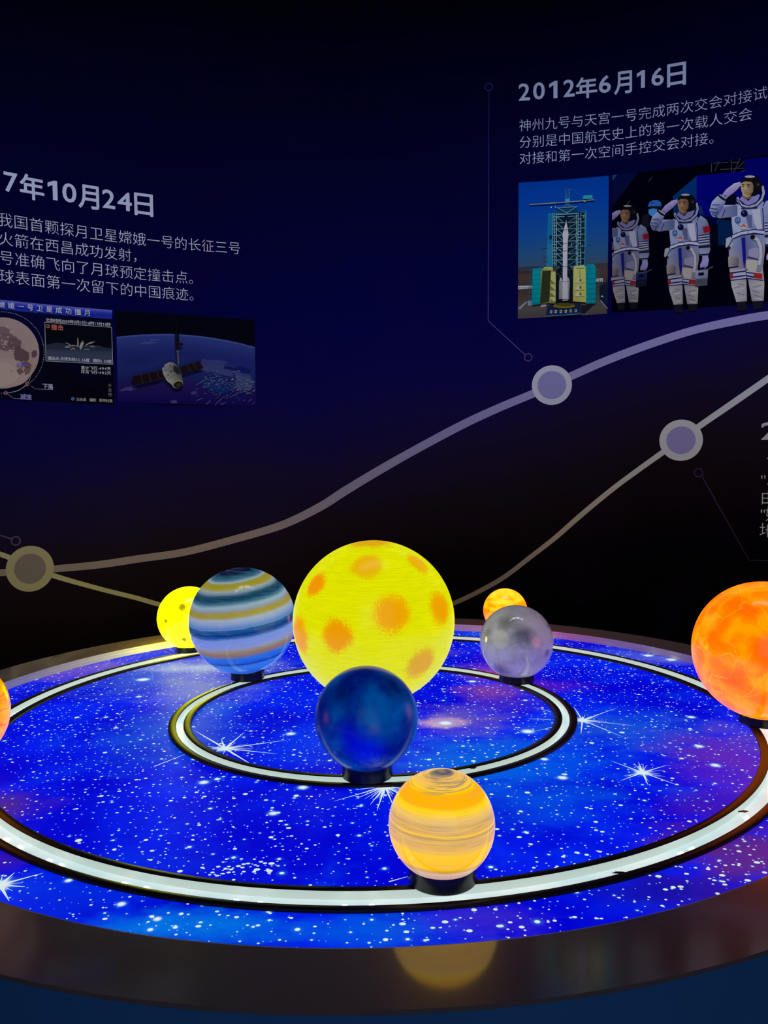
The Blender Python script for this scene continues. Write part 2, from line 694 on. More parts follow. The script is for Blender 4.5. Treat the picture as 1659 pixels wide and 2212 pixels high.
SP = burst(486, 1617, [(420, 1578), (552, 1657), (620, 1599), (528, 1582), (600, 1629), (478, 1597)], 26, .075, 4)
SP += burst(1258, 1556, [(1331, 1530), (1239, 1526), (1255, 1586), (1345, 1592), (1372, 1568), (1153, 1528), (1140, 1553), (1155, 1580)], 22, .07, 3)
SP += burst(1388, 1669, [(1320, 1644), (1463, 1696), (1441, 1653), (1340, 1687), (1400, 1696), (1379, 1646)], 20, .06, 3)
SP += burst(832, 1699, [(722, 1731), (768, 1726), (814, 1752), (700, 1700), (850, 1742), (875, 1722), (800, 1738)], 30, .085, 3, (PI, 2 * PI))
SP += burst(0, 1912, [(94, 1886), (20, 1947), (54, 1916), (32, 1885), (-60, 1930), (-40, 1870)], 14, .05, 4)
SP += [(*G(333, 1656, ZP), *G(404, 1628, ZP), .0016), (*G(840, 1905, ZP), *G(884, 1893, ZP), .0014)]


DOTS = []
for cx_, cy_, sx_, sy_, n_, r_ in ((455, 1884, 18, 9, 16, .0030), (530, 1874, 26, 10, 18, .0030), (575, 1872, 14, 5, 8, .0042), (1350, 1450, 30, 8, 14, .0034), (1300, 1438, 20, 5, 8, .0036),
                                   (1040, 1480, 40, 14, 14, .0032), (700, 1600, 90, 60, 20, .0026), (250, 1600, 160, 90, 30, .0034), (1450, 1880, 90, 40, 16, .0042), (1580, 1880, 60, 30, 16, .0046),
                                   (600, 1990, 240, 20, 18, .0034), (1100, 1990, 180, 18, 16, .0040), (1300, 1800, 160, 60, 26, .0036), (500, 1780, 200, 70, 30, .0036)):
    for _ in range(n_):
        DOTS.append((*G(cx_ + rng.gauss(0, sx_), cy_ + rng.gauss(0, sy_), ZP), r_ * rng.uniform(.5, 1.5)))


def flare_faces(bm, lo, hi):
    """the parts of the spikes that lie between radii lo and hi"""
    for x, y, r in DOTS:
        rr = math.hypot(x, y)
        if rr < lo + r + .003 or rr > hi - r - .003:
            continue
        f = bm.faces.new([bm.verts.new((x + r * math.cos(2 * PI * k / 10), y + r * .8 * math.sin(2 * PI * k / 10), ZP + 0.0003)) for k in range(10)])
        f.material_index = 1
        f.normal_update()
        if f.normal.z < 0:
            f.normal_flip()
    for x, y, gx, gy, w in SP:
        d = Vector((gx - x, gy - y))
        L = d.length
        nrm = Vector((-d.y, d.x)) / L
        N = 14
        seg = []
        for k in range(N + 1):
            f = k / N
            c = Vector((x, y)) + d * f
            ww = w * (1 - f) ** 0.8 + 0.0002
            seg.append((c, ww))
        for (c0, w0), (c1, w1) in zip(seg, seg[1:]):
            r0, r1 = c0.length, c1.length
            if min(r0, r1) < lo + .002 or max(r0, r1) > hi - .002:
                continue
            q = [c0 + nrm * w0, c1 + nrm * w1, c1 - nrm * w1, c0 - nrm * w0]
            f = bm.faces.new([bm.verts.new((a.x, a.y, ZP + 0.0004)) for a in q])
            f.material_index = 1
            f.normal_update()
            if f.normal.z < 0:
                f.normal_flip()


for lo, hi in ((0.0, ORB[0][0]), (ORB[0][1], ORB[1][0]), (ORB[1][1], R_IN)):
    bm = lathe([(lo, ZP), (hi, ZP)], 256)
    for f in bm.faces:
        if f.normal.z < 0:
            f.normal_flip()
    flare_faces(bm, lo, hi)
    link_bm('star_panel', bm, [PRINT, FLARE], table)

# rim, lip and drum
t = NT('satin_rim_laminate')
v = t.obj()
t.principled(t.mix(t.noise(v, 240, 3, 0.6), (0.25, 0.155, 0.12, 1), (0.30, 0.19, 0.145, 1)), rough=0.45, spec=0.5, ior=1.5, coat=1.0, coat_rough=0.10, coat_ior=1.85)
RIM = t.m
bm = lathe([(R_IN + .002, TOP - .0005), (R_IN + .0035, TOP), (R_OUT - .002, TOP), (R_OUT, TOP - .0015), (R_OUT, TOP - .005), (R_OUT - .006, TOP - .02), (R_IN + .01, TOP - .02)], 256, close=True)
for v_ in bm.verts:                 # the front of the rim climbs a little towards its outer edge
    r_ = math.hypot(v_.co.x, v_.co.y)
    if r_ > R_OUT - .004:
        f_ = max(0.0, -v_.co.y / r_)
        v_.co.z += RISE * f_
        v_.co.x *= 1 + .0086 * f_
        v_.co.y *= 1 + .0086 * f_
o = link_bm('rim', bm, RIM, table)
sharp_smooth(o, 12)
t = NT('brushed_lip_strip')
t.principled((0.80, 0.76, 0.74, 1), rough=0.3, spec=0.6)
bm = lathe([(R_IN, ZP - .004), (R_IN, TOP - .0150), (R_IN + .0012, TOP - .0145), (R_IN + .0012, TOP - .0085), (R_IN, TOP - .008), (R_IN, TOP - .001),
            (R_IN + .0075, TOP - .001), (R_IN + .0075, ZP - .004)], 256, close=True)
tag(link_bm('inner_lip', bm, t.m, table), 'pale strip lining the inside of the rim')
t = NT('drum_blue_paint')
t.principled(t.mix(t.noise(t.obj(), 5, 3), (0.05, 0.20, 0.42, 1), (0.065, 0.25, 0.5, 1)), rough=0.55, spec=0.3)
bm = lathe([(R_OUT - .001, TOP - .0052), (R_OUT - .001, 0.08), (R_OUT - .03, 0.08), (R_OUT - .03, 0.0)], 256)
for v_ in bm.verts:
    f_ = max(0.0, -v_.co.y / math.hypot(v_.co.x, v_.co.y))
    if v_.co.z > .5:
        v_.co.z += RISE * f_
    v_.co.x *= 1 + .0086 * f_
    v_.co.y *= 1 + .0086 * f_
o = link_bm('drum_side', bm, t.m, table)
sharp_smooth(o, 50)

# the two orbit channels: white lit trough between dark flanges
t = NT('white_lit_channel')
v = t.obj()
nz = t.noise(v, 9, 3, 0.5)
emi = t.mix(t.smooth(nz, 0.35, 0.7), col4(196, 224, 226), col4(226, 240, 240))
t.principled((0.5, 0.52, 0.52, 1), rough=0.3, spec=0.4, emis=emi, estr=0.80)
CHAN = t.m
t = NT('channel_wall_glow')
t.principled((0.5, 0.5, 0.46, 1), rough=0.3, spec=0.4, emis=col4(200, 222, 212), estr=0.5)  # LED light on the trough walls put in as their own emission
CHW = t.m
t = NT('dark_flange')
v = t.obj()
t.principled(t.mix(t.noise(v, 14, 3), (0.012, 0.009, 0.007, 1), (0.03, 0.022, 0.014, 1)), rough=0.38, spec=0.22)
FLG = t.m
t = NT('led_chip_light')
t.principled((1, 1, 1, 1), emis=(1.0, 1.0, 1.0, 1), estr=4.0)
LED = t.m
led_spots = {0: [(388, 1567), (404, 1566)], 1: [(42, 1803), (59, 1823), (112, 1856), (137, 1866), (284, 1898), (330, 1907), (517, 1937), (570, 1937),
                                          (746, 1945), (803, 1945), (1461, 1838), (1487, 1829), (1596, 1760)]}


def flw(a):
    """flange width: wider at the sides than front and back"""
    return 0.0135 + 0.0070 * abs(math.cos(a)) ** 1.5 - 0.0070 * max(0.0, math.sin(a))


def lathe_var(profile, segs=256, close=False):
    """like lathe, but every point is (r, k, z): radius r + k * flange width at that angle"""
    bm = bmesh.new()
    rings = []
    for r, k, z in profile:
        rings.append([bm.verts.new(((r + k * flw(2 * PI * j / segs)) * math.cos(2 * PI * j / segs), (r + k * flw(2 * PI * j / segs)) * math.sin(2 * PI * j / segs), z)) for j in range(segs)])
    prs = list(zip(rings, rings[1:])) + ([(rings[-1], rings[0])] if close else [])
    for a, b in prs:
        for j in range(segs):
            bm.faces.new((a[j], a[(j + 1) % segs], b[(j + 1) % segs], b[j]))
    bmesh.ops.recalc_face_normals(bm, faces=bm.faces)
    return bm


for i, (a, b) in enumerate(ORB):
    ch = empty('orbit_channel')
    ch.parent = table
    D = 0.010
    bm = lathe_var([(a + .0005, 1, ZP + FLH - .001), (a + .0005, 1, ZP - D), (b - .0005, -1, ZP - D), (b - .0005, -1, ZP + FLH - .001)])
    for f in bm.faces:
        f.material_index = 1 if abs(f.normal.z) < 0.5 else 0
    link_bm('light_trough', bm, [CHAN, CHW], ch)
    for s_, e0 in ((1, a), (-1, b)):
        bm = lathe_var([(e0 - s_ * .0015, 0, ZP - .002), (e0 - s_ * .0015, 0, ZP + FLH - .001), (e0 - s_ * .0005, 0, ZP + FLH), (e0 - s_ * .001, s_, ZP + FLH), (e0, s_, ZP + FLH - .001), (e0, s_, ZP - .002)], close=True)
        o = link_bm('flange', bm, FLG, ch)
        sharp_smooth(o, 60)
    for px, py in led_spots[i]:
        x, y = G(px, py, ZP - D + .002)
        rr = math.hypot(x, y)
        mid = (a + b) / 2
        x, y = x / rr * mid, y / rr * mid
        ang = math.atan2(y, x)
        bm = bmesh.new()
        bmesh.ops.create_cube(bm, size=1.0, matrix=Matrix.Translation((x, y, ZP - D + .0025)) @ Matrix.Rotation(ang, 4, 'Z') @ Matrix.Diagonal((.0055, .009, .003, 1)))
        bmesh.ops.bevel(bm, geom=bm.edges[:], offset=.0008, segments=1, affect='EDGES')
        link_bm('led_chip', bm, LED, ch)

# torn bits of dark tape beside the channels
for px, py, dx, dy in ((1337, 1884, .030, .010), (1022, 1658, .026, .012), (1606, 1752, .03, .012)):
    x, y = G(px, py, ZP + .006)
    bm = bmesh.new()
    rg = random.Random(px)
    ring_ = []
    for k in range(9):
        a = 2 * PI * k / 9
        rr = rg.uniform(.45, 1.0)
        ring_.append(((x + dx / 2 * rr * math.cos(a)), (y + dy / 2 * rr * math.sin(a))))
    top = [bm.verts.new((qx, qy, ZP + .0058)) for qx, qy in ring_]
    bot = [bm.verts.new((qx, qy, ZP + .0048)) for qx, qy in ring_]
    bm.faces.new(top)
    bm.faces.new(bot[::-1])
    for k in range(9):
        bm.faces.new((top[k], bot[k], bot[(k + 1) % 9], top[(k + 1) % 9]))
    link_bm('tape_scrap', bm, FLG, table)


# ------------------------------------------------------------------ the globes
def ray_sphere(px, py, c, R):
    d = ray(px, py).normalized()
    m = CAM - Vector(c)
    b = m.dot(d)
    disc = b * b - (m.dot(m) - R * R)
    tt = -b - math.sqrt(max(disc, 0))
    return (CAM + d * tt - Vector(c)) / R


t = NT('black_gloss_plastic')
t.principled((0.006, 0.006, 0.009, 1), rough=0.28, spec=0.45)
BASE = t.m


def globe_lamp(name, label, x, y, R, h, rb, mat, off=(0, 0)):
    """h = height of the globe's centre above the print"""
    root = tag(empty(name, (x, y, GLOBE_Z)), label, 'lamp', 'planet globe lamps on the star table')
    zc = ZP + h - GLOBE_Z
    bm = bmesh.new()
    bmesh.ops.create_uvsphere(bm, u_segments=96, v_segments=64, radius=R)
    # flatten the hidden underside where it is seated in the ring
    o = link_bm('globe', bm, mat, root, smooth=True, loc=(0, 0, zc))
    zt = zc - math.sqrt(R * R - rb * rb)
    ri = rb - .006
    zi = zc - math.sqrt(R * R - ri * ri)
    prof = [(ri - .002, 0), (rb - .002, 0), (rb, .002), (rb - .0015, zt * .5), (rb, zt - .003), (rb - .0006, zt - .0006), (ri, zi - .0005), (ri - .002, zi * .5)]
    bm = lathe(prof, 96, close=True)
    o = link_bm('base_ring', bm, BASE, root, loc=(off[0], off[1], 0))
    sharp_smooth(o, 40)
    return root


def emissive(t, c, k=1.0, rough=0.16, coat=0.0, spec=0.5, body=0.08, gain=(1, 1, 1)):
    # gain: how far each channel of the lamp overruns what the photo can hold
    bc = t.mix(body, (0, 0, 0, 1), c)
    t.principled(bc, rough=rough, spec=spec, emis=t.mix(1.0, c, tuple(gain) + (1,), 'MULTIPLY'), estr=k)


def patches(t, v, base, spots, R_noise=26, grain=1.7, inner=.62):
    """rough-edged painted patches: spots = (unit direction, angular radius, colour, strength, (stretch dir))"""
    nz = t.noise(v, R_noise * 3.5, 4, 0.8)
    for d, r, c, k in spots:
        dist = t.vmath('DISTANCE', v, tuple(d))
        dist = t.math('ADD', dist, t.math('MULTIPLY', t.math('SUBTRACT', nz, 0.5), r * grain))
        dist = t.math('ADD', dist, t.math('MULTIPLY', t.math('SUBTRACT', t.noise(v, 6, 3), 0.5), r * .5))
        base = t.mix(t.smooth(dist, r * inner, r * 1.12, k, 0.0), base, col4(*c))
    return base


def unit(t, R):
    return t.scale(t.obj(), (1 / R, 1 / R, 1 / R))


# sun ball in the middle
cx, cy, R, h = 0.00517, 0.0, 0.2413, 0.2757
c3 = (cx, cy, ZP + h)
t = NT('sun_ball_paint')
v = unit(t, R)
streak = t.noise(t.scale(v, (1.5, 1.5, 26)), 3.0, 5, 0.65)
base = t.mix(t.smooth(streak, 0.35, 0.65), col4(220, 222, 0), col4(230, 234, 0))
base = t.mix(t.smooth(t.noise(t.scale(v, (2, 2, 40)), 3.6, 4, 0.6), 0.60, 0.74, 0, 0.3), base, col4(196, 190, 0))
SUNP = [(792, 1221, .21, (232, 176, 0), .95), (903, 1216, .17, (236, 170, 0), .9), (682, 1262, .17, (244, 150, 0), 1), (848, 1327, .24, (240, 160, 0), .95),
        (952, 1314, .22, (240, 160, 0), .95), (727, 1374, .22, (238, 152, 0), .95), (645, 1372, .25, (240, 158, 0), .95),
        (911, 1434, .22, (222, 160, 40), .9), (800, 1169, .30, (224, 150, 10), .8)]
base = patches(t, v, base, [(ray_sphere(x, y, c3, R), r * .98, c, k) for x, y, r, c, k in SUNP], 16)
emissive(t, base, 0.97, rough=0.25, spec=0.3)
globe_lamp('sun_globe_lamp', 'big glowing yellow globe lamp with orange patches at the middle of the table', cx, cy, R, h, .09, t.m)

# blue and gold banded globe
cx, cy, R, h = -0.457, 0.4017, 0.1839, 0.2106
t = NT('banded_globe_paint')
v = unit(t, R)
axis = Vector((-0.10, -0.10, 0.99)).normalized()
lat = t.vmath('DOT_PRODUCT', v, tuple(axis))
wob = t.math('MULTIPLY', t.math('SUBTRACT', t.noise(v, 2.2, 3), 0.5), 0.035)
lat = t.math('ADD', lat, wob)


def lat_of(yp, y0, rp, elev, axis_k=1.0):
    vv = max(-1, min(1, (y0 - yp) / rp))
    return vv * math.cos(elev) + math.sin(elev) * math.sqrt(1 - vv * vv)


BANDS = [(1222, (6, 20, 50)), (1233, (6, 24, 58)), (1243, (10, 48, 78)), (1250, (36, 90, 110)), (1255, (60, 100, 130)), (1261, (150, 175, 180)), (1264, (150, 145, 60)),
         (1270, (158, 142, 20)), (1276, (160, 150, 60)), (1280, (150, 165, 160)), (1285, (120, 140, 165)), (1290, (40, 84, 104)), (1296, (14, 60, 84)), (1302, (26, 76, 108)),
         (1308, (70, 120, 140)), (1314, (150, 175, 190)), (1321, (140, 155, 175)), (1325, (150, 145, 100)), (1330, (165, 145, 40)), (1336, (160, 150, 80)),
         (1341, (160, 175, 190)), (1349, (140, 160, 200)), (1358, (90, 130, 190)), (1366, (20, 84, 140)), (1373, (6, 50, 120)), (1378, (30, 90, 160)),
         (1383, (120, 145, 205)), (1394, (126, 146, 214)), (1402, (140, 150, 190)), (1406, (150, 145, 120)), (1412, (150, 115, 96)), (1417, (130, 110, 110)),
         (1422, (40, 110, 205)), (1430, (30, 100, 215)), (1435, (10, 60, 150)), (1439, (50, 120, 210)), (1448, (40, 110, 210)), (1458, (30, 90, 200))]
el = math.radians(10.5) + .10
stops = {}
for yp, c in BANDS:
    stops[round((lat_of(yp, 1341, 117, el) + 1) / 2, 4)] = lin(*c)
pts = sorted(stops.items())
# a colour ramp holds 32 stops, so the lower and upper halves get a ramp each
lowp, highp = [p for p in pts if p[0] < 0.56], [p for p in pts if p[0] >= 0.56]
fac = t.math('ADD', t.math('MULTIPLY', lat, 0.5), 0.5)
cA, cB = t.ramp(fac, lowp), t.ramp(fac, highp)
colr = t.mix(t.math('GREATER_THAN', fac, 0.5 * (lowp[-1][0] + highp[0][0])), cA, cB)
fine = t.noise(t.scale(v, (1.2, 1.2, 30)), 2.5, 5, 0.6)
colr = t.mix(t.smooth(fine, 0.5, 0.75, 0, 0.14), colr, (0.55, 0.62, 0.62, 1))
colr = t.mix(t.smooth(fine, 0.3, 0.42, 0.22, 0.0), colr, (0.02, 0.08, 0.16, 1))
boost = t.mix(1.0, colr, (0.62, 0.66, 0.60, 1), 'MULTIPLY')
t.principled(boost, rough=0.14, spec=0.35, emis=colr, estr=0.78)  # globe is unlit; light falling on it is put in as emission
globe_lamp('banded_globe_lamp', 'globe lamp painted in blue, white and ochre bands, left of the big yellow one', cx, cy, R, h, .059, t.m, (.013, 0))

# small yellow globe behind it
cx, cy, R, h = -0.7523, 0.8636, 0.1251, 0.1416
c3 = (cx, cy, ZP + h)
t = NT('yellow_globe_paint')
v = unit(t, R)
base = t.mix(t.smooth(t.noise(t.scale(v, (1.5, 1.5, 20)), 3, 4), 0.4, 0.7), col4(246, 246, 0), col4(255, 255, 10))
# a very bright bulb: the paint is fully overrun in the photo except where the brown dabs hold it back
base = t.mix(1.0, base, (8.0, 8.0, 1.0, 1), 'MULTIPLY')
base = patches(t, v, base, [(ray_sphere(x, y, c3, R), r, (176, 160, 10), k) for x, y, r, k in ((394, 1311, .24, 1), (358, 1342, .14, 1), (398, 1382, .17, 1))], 22, 2.6, 0.45)
emissive(t, base, 1.0)
globe_lamp('yellow_globe_lamp', 'lemon yellow glowing globe lamp partly hidden behind the blue banded one', cx, cy, R, h, .059, t.m)

# small orange globe behind the moon
cx, cy, R, h = 0.538, 0.960, 0.0903, 0.1364
SMALL = (cx, cy, R, h)
t = NT('amber_globe_paint')
v = unit(t, R)
sz_ = t.n('ShaderNodeSeparateXYZ')
t.link(v, sz_.inputs[0])
nz = t.math('ADD', t.noise(t.scale(v, (1.0, 1.0, 2.6)), 1.5, 3, 0.5), t.math('MULTIPLY', sz_.outputs[2], 0.16))
base = t.ramp(nz, [(0.30, lin(255, 128, 0)), (0.46, lin(255, 170, 0)), (0.60, lin(255, 214, 20)), (0.75, lin(255, 236, 60))])
c3 = (cx, cy, ZP + h)
emissive(t, base, 1.0, gain=(4.0, 1, 1))
globe_lamp('amber_globe_lamp', 'small amber glowing globe lamp peeping out behind the grey moon globe', cx, cy, R, h, .05, t.m)

# grey moon globe
cx, cy, R, h = 0.4815, 0.314, 0.1231, 0.1406
c3 = (cx, cy, ZP + h)
t = NT('moon_globe_glass')
v = unit(t, R)
nz = t.noise(v, 1.7, 5, 0.6)
base = t.ramp(nz, [(0.30, (0.50, 0.48, 0.56)), (0.5, (0.68, 0.66, 0.78)), (0.7, (0.78, 0.75, 0.88))])
base = patches(t, v, base, [(ray_sphere(x, y, c3, R), r, c, k) for x, y, r, c, k in
                            ((1132, 1375, .42, (56, 58, 74), .75), (1094, 1345, .34, (84, 86, 84), .6), (1082, 1448, .34, (36, 60, 104), .7), (1184, 1352, .14, (80, 70, 90), .6),
                             (1182, 1410, .16, (70, 60, 90), .6), (1054, 1365, .2, (100, 104, 90), .4))], 10, .9, 0.1)
t.principled(base, rough=0.10, spec=0.55, coat=0.6, coat_rough=0.03, emis=base, estr=0.16)  # faint emission adds surrounding light to the unlit globe
globe_lamp('moon_globe_lamp', 'unlit grey moon globe lamp with dark smudges, right of the big yellow one', cx, cy, R, h, .06, t.m)

# large orange globe at the right edge
cx, cy, R, h = 1.0921, -0.179, 0.19, 0.2112
c3 = (cx, cy, ZP + h)
t = NT('orange_globe_paint')
v = unit(t, R)
wv = t.vmath('ADD', v, t.scale(t.vmath('SUBTRACT', t.noise(v, 2.0, 4, out=1), (0.5, 0.5, 0.5)), (0.5, 0.5, 0.5)))
base = t.ramp(t.noise(wv, 1.9, 5, 0.55), [(0.30, lin(255, 104, 0)), (0.45, lin(255, 132, 0)), (0.55, lin(255, 158, 0)), (0.75, lin(255, 172, 0))])
vo = t.n('ShaderNodeTexVoronoi', feature='DISTANCE_TO_EDGE')
t.link(wv, vo.inputs['Vector'])
vo.inputs['Scale'].default_value = 2.3
base = t.mix(t.smooth(vo.outputs['Distance'], 0.0, 0.035, 0.45, 0.0), base, col4(255, 184, 40))
base = patches(t, v, base, [(ray_sphere(x, y, c3, R), r, (255, 100, 0), k) for x, y, r, k in
                            ((1543, 1381, .22, .8), (1650, 1405, .30, .9), (1590, 1462, .22, .8), (1540, 1318, .14, .7), (1620, 1322, .22, .7), (1560, 1350, .16, .6), (1580, 1300, .2, .5))], 2, .8, 0.2)
emissive(t, base, 1.0, gain=(1.6, 1, 1))
globe_lamp('orange_globe_lamp', 'large glowing orange globe lamp with cloudy veins at the right edge of the table', cx, cy, R, h, .066, t.m)

# orange globe at the left edge
cx, cy, R, h = LEFTG = (-1.0141, -0.4772, 0.1293, 0.1513)
t = NT('tangerine_globe_paint')
v = unit(t, R)
wv = t.vmath('ADD', v, t.scale(t.vmath('SUBTRACT', t.noise(v, 1.6, 4, out=1), (0.5, 0.5, 0.5)), (0.6, 0.6, 0.6)))
base = t.ramp(t.noise(t.scale(wv, (1, 1, 4)), 1.6, 5, 0.5), [(0.3, lin(255, 120, 0)), (0.42, lin(255, 158, 0)), (0.6, lin(255, 180, 0)), (0.8, lin(255, 200, 20))])
vl = t.n('ShaderNodeTexWave', wave_type='BANDS', bands_direction='Z')
t.link(wv, vl.inputs['Vector'])
vl.inputs['Scale'].default_value = 1.3
vl.inputs['Distortion'].default_value = 5.0
vl.inputs['Detail'].default_value = 3.0
base = t.mix(t.smooth(vl.outputs['Fac'], 0.90, 1.0, 0, 0.6), base, col4(190, 90, 0))
emissive(t, base, 1.0, gain=(1.6, 1, 1))
globe_lamp('tangerine_globe_lamp', 'glowing tangerine globe lamp cut off by the left edge of the photo', cx, cy, R, h, .055, t.m)

# dark blue globe in front of the sun
cx, cy, R, h = -0.0075, -0.5409, 0.1218, 0.1445
c3 = (cx, cy, ZP + h)
t = NT('deep_blue_globe_paint')
v = unit(t, R)
nz = t.noise(v, 1.4, 5, 0.55, 0.4)
base = t.ramp(nz, [(0.34, lin(0, 20, 108)), (0.48, lin(0, 44, 128)), (0.62, lin(0, 70, 148)), (0.8, lin(0, 92, 160))])
base = patches(t, v, base, [(ray_sphere(x, y, c3, R), r, c, k) for x, y, r, c, k in
                            ((756, 1590, .40, (0, 4, 178), .8), (790, 1622, .50, (0, 4, 200), .85), (735, 1500, .35, (0, 14, 80), .6), (850, 1480, .45, (0, 0, 60), .6), (815, 1560, .5, (0, 90, 150), .45))], 1.5, .3, 0.05)  # low blue patches paint in the glow of the table below
t.principled(base, rough=0.22, spec=0.28, emis=base, estr=0.74)  # no bulb lit inside; emission stands in for light from around it
globe_lamp('deep_blue_globe_lamp', 'dark blue globe lamp standing in front of the big yellow one', cx, cy, R, h, .06, t.m)

# front striped globe
cx, cy, R, h = 0.1339, -1.0427, 0.0931, 0.1071
t = NT('striped_amber_globe_paint')
v = unit(t, R)
lat = t.vmath('DOT_PRODUCT', v, tuple(Vector((0.015, 0.0, 1)).normalized()))
lat = t.math('ADD', lat, t.math('MULTIPLY', t.math('SUBTRACT', t.noise(v, 1.5, 2), 0.5), 0.03))
fac = t.math('ADD', t.math('MULTIPLY', lat, 0.5), 0.5)
TAN = (232, 196, 112)
ys = [(1664, (74, 84, 100)), (1669, (110, 100, 100)), (1673, (196, 156, 110)), (1690, (226, 182, 100)), (1708, (240, 192, 90)), (1720, (255, 206, 60)), (1727, (255, 208, 10)), (1733, (255, 184, 0)),
      (1746, (255, 180, 0)), (1760, (255, 182, 0)), (1766, (255, 214, 20)), (1774, (255, 214, 40)), (1782, (240, 200, 90)), (1790, TAN), (1801, (214, 170, 100)), (1805, (232, 190, 100)),
      (1814, (220, 174, 100)), (1819, (255, 206, 60)), (1824, (190, 158, 100)), (1828, (232, 186, 100)), (1840, (224, 178, 90)), (1850, (240, 192, 80)), (1856, (255, 204, 10)), (1868, (255, 200, 0)), (1882, (246, 192, 0)),
      (1887, (200, 150, 40)), (1891, (206, 168, 150)), (1900, (200, 160, 160))]
el = math.radians(23.5)
st = {}
for yp, c in ys:
    # perspective of the near globe: centre row 1782, half height 122
    st[round((lat_of(yp, 1781, 122, el + .07) + 1) / 2, 4)] = lin(*c)
base = t.ramp(fac, sorted(st.items()))
fine = t.noise(t.scale(v, (0.6, 0.6, 30)), 2.2, 4, 0.6)
top = t.math('GREATER_THAN', fac, 0.90)
base = t.mix(t.math('MULTIPLY', t.smooth(fine, 0.50, 0.60), t.smooth(fac, 0.86, 0.92, 0.15, 0.7)), base, col4(126, 118, 112))
mid = t.math('MULTIPLY', t.smooth(fac, 0.42, 0.48), t.smooth(fac, 0.66, 0.72, 1.0, 0.0))
base = t.mix(t.math('MULTIPLY', t.smooth(fine, 0.54, 0.64), t.math('MULTIPLY', mid, 0.6)), base, col4(150, 134, 124))
emissive(t, base, 1.0, rough=0.12, gain=(1.05, 1.0, 1))
globe_lamp('striped_globe_lamp', 'amber and cream striped globe lamp at the front edge of the table', cx, cy, R, h, .0608, t.m)
# ------------------------------------------------------------------ mural: timeline curves, nodes, callouts
GROUP_P = None


def smooth_path(pts, n=8):
    out = []
    for i in range(len(pts) - 1):
        p0, p1, p2, p3 = pts[max(i - 1, 0)], pts[i], pts[i + 1], pts[min(i + 2, len(pts) - 1)]
        for k in range(n):
            t_ = k / n
            q = []
            for d in range(len(p1)):
                a, b, c, e = p0[d], p1[d], p2[d], p3[d]
                q.append(0.5 * (2 * b + (c - a) * t_ + (2 * a - 5 * b + 4 * c - e) * t_ ** 2 + (3 * b - a - 3 * c + e) * t_ ** 3))
            out.append(tuple(q))
    out.append(tuple(pts[-1]))
    return out


def band(name, label, pts, cols):
    """pts: (x, y, vertical thickness in px); cols: (x, colour) stops"""
    A = Art(base=0.0008)
    P = smooth_path(pts)

    def colat(x):
        for (xa, ca), (xb, cb) in zip(cols, cols[1:]):
            if x <= xb:
                f = max(0, (x - xa) / (xb - xa))
                return tuple(ca[i] + (cb[i] - ca[i]) * f for i in range(3))
        return cols[-1][1]
    for a, b in zip(P, P[1:]):
        # thickness measured square to the line
        def edge(p, q, r):
            dx, dy = r[0] - q[0], r[1] - q[1]
            L = math.hypot(dx, dy)
            nx, ny = -dy / L, dx / L
            return (p[0] + nx * p[2] / 2, p[1] + ny * p[2] / 2), (p[0] - nx * p[2] / 2, p[1] - ny * p[2] / 2)
        i = P.index(a)
        a1_, a2_ = edge(a, P[max(i - 1, 0)], b)
        j = min(i + 2, len(P) - 1)
        b1_, b2_ = edge(b, a, P[j])
        A.wall([W(*a1_), W(*b1_), W(*b2_), W(*a2_)], [colat(a[0]), colat(b[0]), colat(b[0]), colat(a[0])], 0.0)
    return tag(A.build(name), label, 'timeline')


band('timeline_curve', 'broad mauve timeline curve rising across the wall from the lower left to the upper right',
     [(-620, 1150, 16), (-400, 1205, 15), (-200, 1234, 15), (-80, 1238, 15), (0, 1237, 15), (62, 1234, 15), (117, 1229, 15), (212, 1220, 16), (300, 1207, 16), (396, 1193, 16), (493, 1168.6, 16), (589, 1141, 16.5), (640, 1121, 17),
      (698, 1091, 18), (746, 1060, 18.5), (825, 1012.5, 18), (905, 967.4, 17.5), (1000, 917, 17.5), (1080, 880, 17), (1150, 851, 17), (1192, 832, 17), (1237, 811, 17), (1310, 779, 17), (1400, 745, 17),
      (1500, 713, 17), (1600, 691, 18), (1659, 681, 18), (1740, 671, 19), (1900, 662, 21), (2150, 668, 25)],
     [(0, (92, 82, 88)), (300, (90, 78, 92)), (560, (96, 84, 98)), (700, (94, 86, 110)), (850, (92, 88, 122)), (1000, (92, 88, 134)), (1200, (98, 94, 142)), (1659, (100, 98, 152)), (1800, (100, 98, 152))])
band('timeline_curve', 'thin grey-beige timeline curve dipping left from the node and running behind the globes',
     [(-620, 940, 12), (-400, 1040, 11), (-200, 1126, 10), (-80, 1172, 10), (0, 1197, 11), (34, 1210, 11), (62, 1222, 11), (114, 1243, 11), (212, 1271, 10), (292, 1291, 10), (345, 1306, 10), (430, 1328, 9), (540, 1344, 9), (660, 1352, 9), (800, 1346, 9), (900, 1329, 9),
      (980, 1303, 9.5), (1047, 1271, 10), (1094, 1243, 10), (1150, 1200, 10), (1200, 1161, 10.5), (1250, 1117, 11), (1300, 1075, 11), (1350, 1036, 11), (1429, 979, 12), (1471, 949, 12), (1510, 921, 13), (1600, 859, 14), (1659, 818, 14), (1740, 762, 15), (1900, 650, 18), (2150, 480, 24)],
     [(0, (112, 108, 96)), (300, (112, 104, 92)), (900, (86, 70, 66)), (1094, (94, 82, 84)), (1200, (112, 102, 98)), (1350, (124, 120, 120)), (1471, (130, 130, 140)), (1659, (128, 130, 154))])


